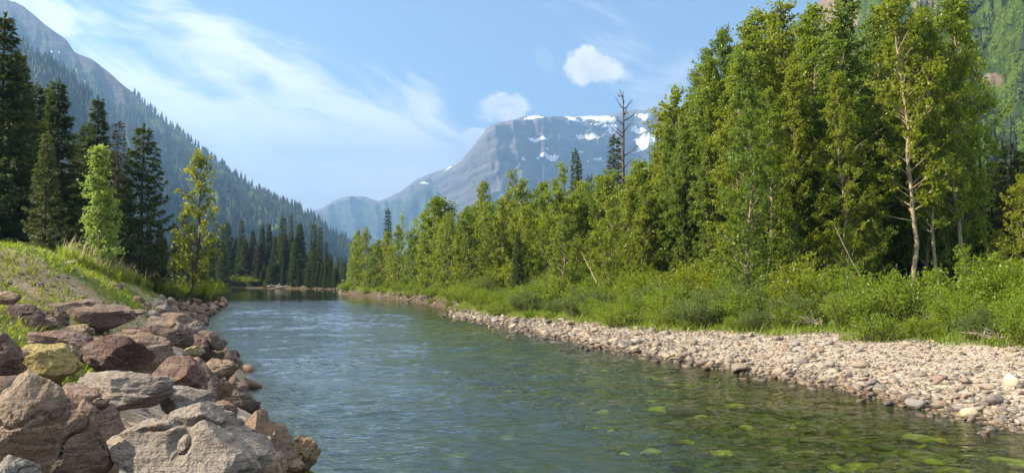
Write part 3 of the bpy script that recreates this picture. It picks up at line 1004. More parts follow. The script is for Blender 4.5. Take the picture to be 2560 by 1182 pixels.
def make_broadleaf(seed, H, R, bare, leaf, nlimb, per, mat, bark, shape='column', gaps=0.0, lean=0.0):
    """Trunk with ascending limbs, and a crown of many single leaves gathered along the twigs."""
    r = np.random.default_rng(seed)
    tr = Soup()
    zz = np.linspace(0, 1, 12)
    wob = np.cumsum(r.normal(0, 0.012 * H, (12, 2)), 0) * 0.55
    wob -= wob[0]
    path = np.stack([wob[:, 0] + lean * zz ** 1.3 * H, wob[:, 1], zz * H * 0.97], 1)
    path[0, 2] = -0.3
    r0 = 0.0055 * H + 0.025
    tr.add(*tube(path, r0 * (1 - zz) ** 0.85 + 0.012, 7))
    cs, ax = [], []
    for i in range(nlimb):
        f = bare + (1 - bare) * (i + r.random()) / nlimb
        if r.random() < gaps and f < 0.9: continue
        base = np.array([np.interp(f, zz, path[:, q]) for q in range(3)])
        g = (f - bare) / (1 - bare)
        if shape == 'column': prof = 0.35 + 0.65 * math.sin(math.pi * min(1, g * 0.76 + 0.26)) ** 0.8 if g < 0.75 else 0.35 + 0.65 * math.sin(math.pi * 0.83) ** 0.8 - (g - 0.75) * 2.1
        else: prof = 0.25 + 0.95 * (1 - g) ** 0.8
        L = R * prof * (0.7 + 0.55 * r.random())
        az = i * 2.399 + r.normal() * 0.5
        up = 0.55 + 0.9 * g + r.normal() * 0.15
        d = np.array([math.cos(az), math.sin(az), up]); d /= np.linalg.norm(d)
        s = np.linspace(0, 1, 5)[:, None]
        bend = np.array([0, 0, 0.25 * L])
        lp = base + d * L * s * 1.25 + bend * s ** 2 * (0.5 - up * 0.4)
        tr.add(*tube(lp, (0.02 + 0.010 * L) * (1 - s[:, 0]) + 0.006, 4))
        ntw = max(3, int(3 + L * 2.6))
        for _ in range(ntw):
            q = 0.2 + 0.8 * r.random() ** 0.8
            o = np.array([np.interp(q, s[:, 0], lp[:, w]) for w in range(3)])
            td = unit(d * 0.5 + r.normal(size=3) * 0.7 + np.array([0, 0, 0.15]))
            tl = (0.25 + 0.4 * r.random()) * (0.6 + 0.4 * R / 1.6)
            m = max(3, int(per * (0.6 + 0.8 * r.random())))
            u = r.random((m, 1))
            cs.append(o + td * tl * u + r.normal(size=(m, 3)) * 0.075)
            ax.append(td * 0.5 + r.normal(size=(m, 3)) * 0.6 + np.array([0, 0, -0.35]))
            if r.random() < 0.35: tr.add(*tube(np.stack([o, o + td * tl * 0.5, o + td * tl]), [0.009, 0.006, 0.003], 3))
    c, a = np.concatenate(cs), unit(np.concatenate(ax))
    n = len(c)
    nrm = unit(r.normal(size=(n, 3)) + np.array([0, 0, 0.35]) + unit((c - np.array([0, 0, H * 0.5])) * [1, 1, 0.1]) * 0.55)
    l = leaf * (0.7 + 0.6 * r.random(n))
    V, F = leaf_quads(c, a, nrm, l, l * 0.78)
    crown = mesh_np("crown", V, F, [mat])
    return crown, tr.mesh("trunk", [bark], True), H


def make_conifer(seed, H, R, bare, mat, bark, spacing=0.30, droop=0.35, dens=1.0, upper=1.0, needle=0.26, sparse=0.0, taper=0.85):
    """Straight trunk, whorls of drooping boughs, each bough feathered with needle sprays."""
    r = np.random.default_rng(seed)
    tr = Soup()
    zz = np.linspace(0, 1, 8)
    path = np.stack([zz * 0 + r.normal() * 0.01 * H * zz, r.normal() * 0.01 * H * zz, zz * H], 1)
    path[0, 2] = -0.4
    tr.add(*tube(path, (0.009 * H + 0.03) * (1 - zz) + 0.012, 7))
    cs, ax, ln, wd = [], [], [], []
    z = bare * H
    while z < H * 0.985:
        g = (z / H - bare) / (1 - bare)
        nb = r.integers(4, 7)
        a0 = r.random() * 6.28
        for b in range(nb):
            if r.random() < sparse: continue
            az = a0 + b * 2 * math.pi / nb + r.normal() * 0.25
            L = (R * (1 - g) ** taper * (0.72 + 0.45 * r.random()) + 0.10) * (0.55 + 0.45 * min(1, g * 5 + 0.35))
            zb = z + r.normal() * 0.06
            up = (-droop + 0.75 * g * upper + r.normal() * 0.10)
            d = np.array([math.cos(az), math.sin(az), up])
            ns = 6
            s = np.linspace(0, 1, ns)[:, None]
            lp = np.array([0, 0, zb]) + d * L * s + np.array([0, 0, 1.0]) * (-0.16 * L * np.sin(s * math.pi) + 0.14 * L * s ** 3)
            tr.add(*tube(lp[[0, 2, 4]], [0.014 + 0.012 * L, 0.012, 0.005], 3))
            m = int(max(5, L * 26 * dens))
            q = 0.10 + 0.9 * r.random(m) ** 0.75
            o = np.stack([np.interp(q, s[:, 0], lp[:, w]) for w in range(3)], 1)
            sd = np.where(r.random(m) < 0.5, -1.0, 1.0)[:, None] * np.array([-math.sin(az), math.cos(az), 0])
            spread = (0.10 + 0.30 * (1 - q) * L)[:, None]
            o = o + sd * spread * r.random((m, 1)) + np.array([0, 0, -0.10]) * spread * 2 * r.random((m, 1))
            cs.append(o + r.normal(size=(m, 3)) * 0.02)
            ax.append(d * 0.8 + sd * (0.35 + 0.5 * r.random((m, 1))) + np.array([0, 0, -0.35]) + r.normal(size=(m, 3)) * 0.25)
            ln.append(needle * (0.7 + 0.7 * r.random(m))); wd.append(needle * 0.40 * (0.7 + 0.6 * r.random(m)))
        z += spacing * (0.75 + 0.5 * r.random()) * (1.0 - 0.45 * g)
    top = 16
    cs.append(np.stack([np.zeros(top), np.zeros(top), H * (0.95 + 0.05 * r.random(top))], 1))
    ax.append(r.normal(size=(top, 3)) * 0.5 + np.array([0, 0, 1.0])); ln.append(np.full(top, needle)); wd.append(np.full(top, needle * 0.35))
    c, a = np.concatenate(cs), unit(np.concatenate(ax))
    n = len(c)
    nrm = unit(r.normal(size=(n, 3)) * 0.55 + np.array([0, 0, 1.0]))
    V, F = leaf_quads(c, a, nrm, np.concatenate(ln), np.concatenate(wd), 0.1)
    return mesh_np("crown", V, F, [mat]), tr.mesh("trunk", [bark], True), H


def make_shrub(seed, H, R, leaf, nstem, per, mat, bark, slim=0.34, upright=1.0):
    r = np.random.default_rng(seed)
    st = Soup()
    cs, ax = [], []
    for i in range(nstem):
        az = r.random() * 6.28
        out = R * r.random() ** 0.6
        h = H * (0.55 + 0.5 * r.random()) * (1 - 0.35 * out / R)
        b = np.array([math.cos(az), math.sin(az), 0]) * out * 0.35 + r.normal(size=3) * [0.05, 0.05, 0]
        tip = np.array([math.cos(az) * out, math.sin(az) * out, h * upright]) + r.normal(size=3) * 0.08
        s = np.linspace(0, 1, 5)[:, None]
        lp = b * (1 - s) + tip * s + np.array([0, 0, 0.18 * h]) * np.sin(s * math.pi)
        lp[0, 2] = -0.15
        st.add(*tube(lp, 0.012 * (1 - s[:, 0]) + 0.003, 3))
        m = int(per * (0.6 + 0.8 * r.random()))
        q = 0.12 + 0.88 * r.random(m) ** 0.8
        o = np.stack([np.interp(q, s[:, 0], lp[:, w]) for w in range(3)], 1)
        cs.append(o + r.normal(size=(m, 3)) * 0.09)
        ax.append(unit(tip - b) * 0.5 + r.normal(size=(m, 3)) * 0.7 + np.array([0, 0, 0.25]))
    c, a = np.concatenate(cs), unit(np.concatenate(ax))
    c[:, 2] = np.maximum(c[:, 2], 0.02)
    n = len(c)
    l = leaf * (0.7 + 0.6 * r.random(n))
    V, F = leaf_quads(c, a, unit(r.normal(size=(n, 3)) + [0, 0, 0.7]), l, l * slim)
    return mesh_np("foliage", V, F, [mat]), st.mesh("stems", [bark], True), H


def make_snag(seed, H):
    """A dead standing conifer: bare trunk with broken upturned twigs."""
    r = np.random.default_rng(seed)
    tr, br = Soup(), Soup()
    zz = np.linspace(0, 1, 10)
    path = np.stack([np.cumsum(r.normal(0, 0.02, 10)), np.cumsum(r.normal(0, 0.02, 10)), zz * H], 1)
    path -= [path[0, 0], path[0, 1], 0.3 * 0]
    tr.add(*tube(path, (0.012 * H) * (1 - zz) ** 0.8 + 0.015, 7))
    z = 0.25 * H
    while z < H * 0.98:
        g = z / H
        for b in range(r.integers(1, 3)):
            az = r.random() * 6.28
            L = (1.5 * (1 - g) ** 0.7 + 0.25) * (0.4 + 0.8 * r.random())
            up = -0.15 + 0.9 * g + r.normal() * 0.25
            d = np.array([math.cos(az), math.sin(az), up])
            o = np.array([np.interp(g, zz, path[:, w]) for w in range(3)])
            s = np.linspace(0, 1, 5)[:, None]
            lp = o + d * L * s + np.array([0, 0, 0.35 * L]) * s ** 2 + np.cumsum(r.normal(0, 0.03, (5, 3)), 0)
            br.add(*tube(lp, 0.03 * (1 - s[:, 0]) + 0.010, 4))
            for _ in range(3):
                q = r.integers(1, 4)
                e = lp[q] + (d + r.normal(size=3) * 0.6) * L * 0.35
                br.add(*tube(np.stack([lp[q], (lp[q] + e) / 2 + r.normal(size=3) * 0.03, e]), [0.016, 0.012, 0.007], 3))
        z += 0.36
    return br.mesh("branches", [MAT_BARK_DARK], True), tr.mesh("trunk", [MAT_BARK_DARK], True), H


LIB = {
    'cotton': [make_broadleaf(100 + i, 15.0, 1.65, 0.08, 0.15, 100, 22, MAT_COTTON_DARK if i in (0, 3) else MAT_COTTON, MAT_BARK_PALE, 'column', 0.10, (i - 2) * 0.008) for i in range(5)],
    'tallbare': [make_broadleaf(120 + i, 16.0, 1.8, 0.24, 0.155, 86, 22, MAT_COTTON, MAT_BARK_BRIGHT, 'column', 0.15) for i in range(2)],
    'young': [make_broadleaf(140 + i, 8.0, 1.2, 0.05, 0.14, 60, 18, MAT_COTTON_DARK if i == 3 else MAT_COTTON, MAT_BARK_PALE, 'column', 0.10) for i in range(4)],
    'loose': [make_broadleaf(160 + i, 9.0, 1.3, 0.12, 0.125, 40, 12, MAT_PALELEAF if i else MAT_COTTON, MAT_BARK_PALE, 'column', 0.30) for i in range(2)],
    'birch': [make_broadleaf(180, 7.5, 0.95, 0.06, 0.15, 80, 19, MAT_PALELEAF, MAT_BARK_PALE, 'cone', 0.05)],
    'yellow': [make_broadleaf(190, 8.5, 1.05, 0.18, 0.15, 44, 15, MAT_YELLOW, MAT_BARK_DARK, 'column', 0.2)],
    'spruce': [make_conifer(200 + i, 12.0, 1.9, 0.05, MAT_SPRUCE, MAT_BARK_DARK, 0.30, 0.38, 1.8, 1.0, 0.26, 0.0, 0.88) for i in range(4)],
    'open': [make_conifer(220, 9.5, 1.95, 0.10, MAT_SPRUCE, MAT_BARK_DARK, 0.42, 0.25, 1.6, 0.8, 0.28, 0.12, 0.7)],
    'pale': [make_conifer(230, 10.0, 1.6, 0.12, MAT_PALESPRUCE, MAT_BARK_DARK, 0.34, 0.40, 1.4, 1.0, 0.27, 0.12)],
    'rust': [make_conifer(240 + i, 11.0, 1.25, 0.16, MAT_RUST, MAT_BARK_DARK, 0.36, 0.40, 0.9, 1.0, 0.24, 0.22) for i in range(2)],
    'pine': [make_conifer(250, 13.0, 2.5, 0.10, MAT_SPRUCE, MAT_BARK_DARK, 0.42, 0.05, 1.0, 0.9, 0.34, 0.0, 0.6)],
    'slim': [make_conifer(260 + i, 12.0, 1.0, 0.05, MAT_SPRUCE, MAT_BARK_DARK, 0.30, 0.45, 0.9) for i in range(2)],
    'willow': [make_shrub(300 + i, 1.7, 1.2, 0.10, 60, 60, MAT_WILLOW if i % 3 else MAT_SAGE, MAT_BARK_DARK, 0.42) for i in range(6)],
    'lowshrub': [make_shrub(320 + i, 0.85, 0.85, 0.08, 44, 40, MAT_WILLOW, MAT_BARK_DARK, 0.4) for i in range(3)],
    'bigshrub': [make_shrub(340 + i, 2.7, 1.5, 0.13, 66, 62, MAT_COTTON if i else MAT_WILLOW, MAT_BARK_PALE, 0.6) for i in range(3)],
    'snag': [make_snag(400, 12.0)],
}
NAMES = {'cotton': ("cottonwood_tree", "tree"), 'tallbare': ("cottonwood_tree", "tree"), 'young': ("cottonwood_tree", "tree"), 'loose': ("cottonwood_tree", "tree"),
         'birch': ("birch_tree", "tree"), 'yellow': ("cottonwood_tree", "tree"), 'spruce': ("spruce_tree", "tree"), 'open': ("spruce_tree", "tree"),
         'pale': ("spruce_tree", "tree"), 'rust': ("spruce_tree", "tree"), 'pine': ("pine_tree", "tree"), 'slim': ("spruce_tree", "tree"),
         'willow': ("willow_shrub", "shrub"), 'lowshrub': ("willow_shrub", "shrub"), 'bigshrub': ("leafy_shrub", "shrub"), 'snag': ("dead_tree", "tree")}


def plant(kindname, x, y, H, label, group=None, var=None, wide=1.0, rz=None, z=None, lean=0.0):
    lib = LIB[kindname]
    v = lib[(random.randrange(len(lib)) if var is None else var) % len(lib)]
    nm, cat = NAMES[kindname]
    root = bpy.data.objects.new(nm, None)
    COL.objects.link(root)
    root.empty_display_size = 0.3
    root.location = (x, y, (gz(x, y) if z is None else z) - 0.03)
    root.rotation_euler = (0, lean, random.random() * 6.28 if rz is None else rz)
    s = H / v[2]
    root.scale = (s * wide, s * wide, s)
    tag(root, label, cat, group)
    link(v[0].name.split('.')[0], v[0], root)
    link(v[1].name.split('.')[0], v[1], root)
    return root


def tree_at(kindname, px, tip, Y, label, group=None, **kw):
    """stand a tree at distance Y on the bearing of px, as tall as it appears"""
    p = pt(px, tip, Y)
    z = gz(p.x, Y)
    return plant(kindname, p.x, Y, max(p.z - z, 0.5), label, group, z=z, **kw)


MARKS = [(900, "the far tip of the right bank"), (970, "the small bluish spruce"), (1040, "the pale airy tree"), (1100, "the two headed cottonwood"), (1150, "the half dead greyish conifer"),
         (1205, "the dark dense cottonwood"), (1283, "the thin pointed cottonwood tip"), (1355, "the round headed cottonwood"), (1442, "the paired spruce spires"),
         (1500, "the leaning pale stem"), (1555, "the dead grey snag"), (1650, "the reddish tipped cottonwood"), (1720, "the narrow cottonwood spire"), (1767, "the bluish slender cottonwood"),
         (1814, "the feathery leaning tip"), (1908, "the twin tipped cottonwood"), (1992, "the thin bare spike"), (2050, "the rocky outcrop"), (2125, "the broad cottonwood"),
         (2198, "the thin leaning stem"), (2262, "the leftmost bare trunk"), (2322, "the orange brown trunk"), (2392, "the rightmost grey trunk"), (2470, "the dying conifers at right"), (2540, "the right picture edge")]


def near_mark(px):
    return min(MARKS, key=lambda m: abs(m[0] - px))[1]


def build_right_trees():
    T = tree_at
    T('tallbare', 2262, -60, 37, "tall cottonwood with a slim pale trunk, leftmost of the three trunks bare below mid height", var=0, rz=0.5)
    T('tallbare', 2392, -35, 38, "rightmost tall cottonwood, its straight grey trunk standing against the dark gap", var=1, rz=2.2)
    T('tallbare', 2322, 60, 37.5, "cottonwood between the two bare trunked ones, orange brown trunk lit at the foot", var=2, wide=0.9)
    T('cotton', 2125, -25, 39, "broad bright cottonwood just right of the rocky outcrop, reaching out of the picture", var=0, wide=1.15)
    T('cotton', 2198, 10, 42, "cottonwood standing behind the bright broad one, under its right shoulder", var=3)
    T('cotton', 2050, 5, 41, "cottonwood with a pale streaked trunk just left of the rocky outcrop", var=1, wide=1.05)
    T('cotton', 1992, 3, 44, "very tall cottonwood peaking at the top edge beside a thin bare spike", var=4, wide=1.05)
    T('snag', 1944, 30, 47, "thin bare grey spike of a dead treetop between the tallest cottonwoods", var=0, wide=0.35)
    T('cotton', 1908, 22, 46, "tall full cottonwood with a twin tip, left of the thin bare spike", var=2, wide=1.15)
    T('cotton', 1857, 62, 47, "dense cottonwood filling the step below the twin tipped one", var=1)
    T('cotton', 1814, 68, 50, "cottonwood with a feathery leaning tip rising over its neighbours", var=3, wide=0.85)
    T('cotton', 1767, 118, 50, "slender bluish green cottonwood at the shoulder of the tall stand", var=0, wide=0.9)
    T('cotton', 1720, 168, 52, "narrow spire of cottonwood at the left end of the tall stand", var=4, wide=0.8)
    T('loose', 1650, 268, 54, "open topped young cottonwood with reddish tips in front of the snowfields", var=0, wide=0.9)
    T('young', 1690, 235, 53, "leafy cottonwood wedged between the narrow spire and the reddish tipped one", var=1)
    T('young', 1595, 405, 56, "rounded cottonwood under the dead grey snag, on its right", var=2, wide=1.2)
    T('slim', 1536, 338, 62, "dark spruce with ragged boughs close beside the dead snag", var=0, wide=1.3)
    T('snag', 1554, 226, 61, "tall dead grey conifer with bare twisted twigs against the snowy mountain")
    T('slim', 1438, 374, 70, "thin dark spruce spire, the taller of a close pair before the mountain", var=1, wide=0.9)
    T('slim', 1447, 396, 71, "thin dark spruce spire, the shorter of a close pair before the mountain", var=0, wide=0.8)
    T('slim', 1469, 440, 78, "small black spruce spire on the left of a far twin pair", "far twin spruces", var=1, wide=0.7)
    T('slim', 1479, 437, 78, "small black spruce spire on the right of a far twin pair", "far twin spruces", var=0, wide=0.7)
    T('loose', 1414, 406, 68, "sparse airy cottonwood leaning left of the paired spruce spires", var=0, wide=1.1)
    T('young', 1506, 430, 60, "bright cottonwood directly left of the ragged dark spruce", var=3, wide=1.3)
    T('young', 1355, 456, 72, "small open cottonwood with a round loose head before the scree slope", var=0)
    T('young', 1305, 458, 72, "tapering olive cottonwood right of the thin pointed tip", var=1, wide=1.25)
    T('loose', 1283, 423, 74, "cottonwood drawn out into a thin pointed tip", var=0, wide=0.8)
    T('young', 1254, 500, 74, "low bright cottonwood between the dark dense one and the pointed tip", var=2)
    T('cotton', 1205, 452, 80, "dark dense cottonwood standing above the middle of the right bank", var=2, wide=1.1)
    T('rust', 1150, 529, 84, "half dead greyish conifer between the two dense cottonwoods", var=0)
    T('young', 1117, 494, 82, "right tip of the big dense two headed cottonwood", "two headed cottonwood", var=3, wide=1.4)
    T('young', 1086, 494, 82, "left tip of the big dense two headed cottonwood", "two headed cottonwood", var=0, wide=1.4)
    T('loose', 1041, 541, 92, "pale grey green airy tree left of the two headed cottonwood", var=1, wide=1.2)
    T('loose', 1003, 531, 104, "pale pointed tree right of the small dark spruce", var=1, wide=0.8)
    T('slim', 970, 522, 113, "small dark bluish spruce above the far end of the right bank", var=0, wide=1.2)
    T('young', 918, 572, 104, "pale olive tree where the right bank meets the river gap", var=1, wide=0.9)
    T('young', 890, 622, 112, "last small leafy tree at the far tip of the right bank", var=2, wide=1.1)
    T('young', 938, 600, 102, "round bright tree second from the far tip of the right bank", var=3, wide=1.2)
    T('spruce', 2500, 400, 60, "dark spruce half hidden behind the rightmost tall cottonwood", var=1)
    T('rust', 2525, 352, 42, "brownish dying conifer at the right edge above the shrubs", var=0, wide=1.5)
    T('rust', 2470, 420, 44, "brownish dying conifer beside the rightmost grey trunk, in shade", var=1, wide=1.5)
    T('spruce', 2560, 420, 50, "shaded spruce cut by the right edge of the picture", var=2)
    T('loose', 2450, 150, 43, "thin airy cottonwood reaching over the hillside right of the tall stand", var=0)
    T('young', 2105, 560, 36, "young leaning tree with a bare pale stem in front of the dark gap", var=0, lean=-0.13, wide=0.7)
    T('young', 2170, 470, 37.5, "low bright young cottonwood left of the bare trunks", var=1, wide=1.1)
    T('young', 1872, 470, 42, "young bright cottonwood low in front of the tall stand", var=2, wide=1.2)
    T('young', 1985, 520, 38, "small leafy tree with a thin pale stem under the tall cottonwoods", var=3)
    # the thick of the wood
    r = random.Random(3)
    fill = "leafy cottonwood lost among its like in the thick of the right wood"
    for i in range(150):
        y = r.uniform(34, 128)
        off = r.uniform(3.0, 17) + (6 if y < 45 else 0) * r.random()
        x = float(bank_x(y)) + off + 1.0
        px = CX + F_PX * x / y
        if px > 2900: continue
        if 2410 < px < 2560 and r.random() < 0.6: continue
        if 2130 < px < 2440 and y < 47: continue
        # keep below the skyline drawn by the named trees
        sky = np.interp(px, [860, 900, 960, 1050, 1120, 1205, 1300, 1400, 1500, 1600, 1650, 1720, 1800, 1900, 2000, 2390, 2435, 2900], [660, 630, 570, 560, 520, 490, 480, 460, 440, 420, 300, 200, 110, 60, 20, 0, 440, 440])
        tip = sky + r.uniform(15, 170)
        h = max(pt(px, min(tip, 640), y).z - 1.2, 2.5)
        big = h > 9.5
        mk = near_mark(px)
        plant('cotton' if big else 'young', x, y, h, "%s leafy cottonwood crowded in the wood behind %s" % ("tall" if big else "low", mk), "%s cottonwoods behind %s" % ("tall" if big else "low", mk), wide=r.uniform(0.95, 1.35))
    for i in range(26):
        px = 1690 + i * 28 + r.uniform(-10, 10); y = r.uniform(41, 50)
        x = slopes(px, 500)[0] * y
        if x < float(bank_x(y)) + 4: continue
        sky = np.interp(px, [1690, 1720, 1800, 1900, 2000, 2390], [260, 210, 120, 70, 40, 10])
        h = pt(px, sky + r.uniform(10, 160), y).z - 1.2
        mk = near_mark(px)
        plant('cotton', x, y, h, "slender leafy cottonwood filling the tall stand close behind %s" % mk, "slender cottonwoods close behind %s" % mk, wide=r.uniform(0.8, 1.05))
    # the leafy front row along the cut bank
    for i in range(64):
        px = 868 + i * 12.5 + r.uniform(-5, 5)
        y = float(np.interp(px, [868, 1000, 1130, 1300, 1500, 1670], [121, 92, 68, 58, 50, 46])) + r.uniform(0, 5)
        x = slopes(px, 690)[0] * y
        off = x - float(bank_x(y))
        if off < 1.5: x += 1.5 - off; px = CX + F_PX * x / y
        sky = np.interp(px, [868, 900, 960, 1050, 1120, 1205, 1300, 1400, 1500, 1600, 1670], [668, 640, 600, 590, 575, 565, 545, 530, 510, 500, 470])
        h = max(pt(px, sky + r.uniform(-75, 50), y).z - 1.0, 1.8)
        mk = near_mark(px)
        plant('young', x, y, h, "young bright cottonwood in the front row below %s" % mk, "front row cottonwoods below %s" % mk, wide=r.uniform(0.75, 1.15))
    for i in range(26):
        y = r.uniform(50, 125); x = float(bank_x(y)) + r.uniform(4, 14)
        px = CX + F_PX * x / y
        sky = np.interp(px, [860, 960, 1120, 1300, 1500, 1650, 1800, 2000], [670, 600, 560, 520, 480, 400, 300, 200])
        h = max(pt(px, sky + r.uniform(20, 90), y).z - 1.2, 2.0)
        plant('slim', x, y, h, "dark spruce showing between the leafy trees of the right bank", "spruces mixed into the right wood", wide=r.uniform(1.2, 1.8))
    # darker interior behind the bare trunks
    for i in range(34):
        y = r.uniform(44, 62); x = pt(r.uniform(1850, 2660), 600, y).x
        plant('spruce', x, y, r.uniform(6, 10), "shaded dark spruce deep in the wood behind the pale trunks", "dark spruces behind the cottonwoods", wide=r.uniform(1.0, 1.4))


def build_right_shrubs():
    r = random.Random(11)
    labels = {'willow': ("bright green willow shrub growing in the band along the right bank", "willow shrubs along the right bank"),
              'lowshrub': ("low willow shrub at the edge of the gravel and cut bank", "low shrubs edging the right bank"),
              'bigshrub': ("taller leafy shrub between the willows and the trunks of the wood", "tall shrubs under the wood")}
    # rows from the gravel back to the trees
    y = 11.0
    n = 0
    while y < 136:
        x0 = float(bank_x(y))
        for off, k, h0 in ((0.5, 'lowshrub', 0.7), (1.6, 'willow', 1.25), (3.2, 'willow', 1.55), (5.0, 'willow', 1.7)) if y < 60 else ((-0.15, 'lowshrub', 0.7), (0.7, 'lowshrub', 0.9), (2.0, 'willow', 1.5), (3.8, 'bigshrub', 2.2)):
            if k == 'lowshrub' and r.random() < (0.35 if y < 60 else 0.1): continue
            x = x0 + off + r.uniform(-0.6, 0.6); yy = y + r.uniform(-0.6, 0.6)
            px = CX + F_PX * x / yy
            if px > 2760: continue
            h = h0 * r.uniform(0.6, 1.4)
            if 20 < yy < 60 and k != 'lowshrub': h *= 0.92
            mk = near_mark(px)
            plant(k, x, yy, h, {'willow': "bright green willow shrub on the bank below %s", 'lowshrub': "low edging willow under the bank below %s", 'bigshrub': "taller leafy shrub in the bank thicket below %s"}[k] % mk,
                  {'willow': "willows below %s", 'lowshrub': "low willows below %s", 'bigshrub': "tall shrubs below %s"}[k] % mk, wide=r.uniform(0.9, 1.3))
            n += 1
        y += 1.05 + y * 0.022
    for i in range(46):
        y = r.uniform(22, 60); x = float(bank_x(y)) + r.uniform(5.5, 8.5)
        if CX + F_PX * x / y > 2760 or 2090 < CX + F_PX * x / y < 2420: continue
        mk = near_mark(CX + F_PX * x / y)
        plant('bigshrub', x, y, r.uniform(1.7, 2.6), "tall leafy shrub at the foot of the trees by %s" % mk, "tall shrubs at the trees by %s" % mk, wide=r.uniform(0.9, 1.3))
    tree_at('bigshrub', 2005, 628, 30, "bushy sapling with broad shiny leaves standing out of the willows", var=1)
    tree_at('willow', 1395, 688, 47, "dark rounded willow hanging over the head of the gravel bar", var=2, wide=1.3)


def build_left_trees():
    T = tree_at
    T('spruce', 12, 34, 36, "huge dark spruce at the left edge, tallest on the left bank", var=0, wide=1.15)
    T('spruce', 48, 130, 40, "dense spruce leaning into the right flank of the huge one", var=3, wide=1.1)
    T('spruce', -75, 100, 41, "dark spruce cut off by the left edge behind the grassy crest", var=1, wide=1.2)
    T('spruce', 92, 205, 46, "dark spruce top just right of the huge one", var=2)
    T('spruce', 70, 232, 52, "smaller spruce tip between the huge spruce and its right neighbour", var=1, wide=0.9)
    T('spruce', 122, 214, 54, "narrow spruce tip close behind the tall dark one", var=3, wide=0.8)
    T('spruce', 146, 200, 43, "tall dark spruce with layered boughs above the pale dying one", var=3, wide=1.15)
    T('pale', 118, 330, 33, "pale yellow green dying spruce with bare lower twigs", var=0, wide=1.0)
    T('spruce', 40, 330, 37, "bushy spruce filling the shade under the huge one", var=2, wide=1.2)
    T('spruce', 246, 242, 52, "pointed spruce behind the bright birch", var=0, wide=0.95)
    T('spruce', 213, 305, 56, "short spruce tip left of the pointed one", var=2, wide=0.8)
    T('spruce', 190, 330, 58, "lowest spruce tip left of the pointed one", var=1, wide=0.8)
    T('spruce', 200, 400, 50, "dark spruce boughs between the pale spruce and the birch", var=3, wide=1.0)
    T('rust', 300, 302, 50, "rusty brown half dead spruce right of the birch", var=1, wide=1.1)
    T('spruce', 285, 380, 54, "green spruce hidden behind the rusty one", var=1)
    T('birch', 254, 366, 32, "bright pale green birch glowing among the dark spruces", var=0, wide=1.0)
    T('open', 360, 315, 42, "dark spruce with open layered boughs above the river end of the grass", var=0, wide=1.0, rz=0.4)
    T('spruce', 318, 440, 46, "short dark spruce in the shade left of the open boughed one", var=0, wide=1.1)
    T('yellow', 488, 374, 46, "thin yellow leaved cottonwood leaning over the left shore", var=0, wide=1.0, lean=0.02)
    T('yellow', 455, 520, 52, "low yellowing bush tree at the foot of the thin cottonwood", var=0, wide=1.1)
    T('slim', 526, 580, 66, "small dark conifer right behind the yellow leaved cottonwood", var=0, wide=1.3)
    T('slim', 440, 560, 62, "dark conifer low behind the yellowing bush", var=1, wide=1.5)
    T('slim', 505, 620, 62, "lowest dark conifer on the left shore beside the far bank", var=1, wide=1.6)
    T('spruce', 400, 560, 50, "small spruce in the gap between open boughed spruce and yellow cottonwood", var=2)
    r = random.Random(5)
    for i in range(30):
        px = r.uniform(-250, 420); y = r.uniform(50, 75)
        tip = np.interp(px, [-250, 0, 100, 200, 300, 420], [200, 300, 380, 470, 480, 560]) + r.uniform(0, 90)
        tree_at('spruce', px, tip, y, "dark spruce deep in the stand behind the left bank trees", "dark spruces behind the left bank", wide=r.uniform(0.9, 1.3))
    lab = ("leafy green bush at the foot of the left bank trees", "bushes under the left bank trees")
    for px, top, y, w in ((395, 690, 43, 1.1), (430, 700, 45, 1.0), (370, 705, 40, 0.9), (455, 690, 50, 1.2), (500, 690, 56, 1.2), (410, 715, 44, 0.9), (535, 690, 66, 1.2),
                          (340, 690, 38, 0.8), (475, 705, 54, 1.0), (520, 700, 62, 1.0)):
        tree_at('willow' if w < 1.1 else 'bigshrub', px, top, y, *lab, wide=w)


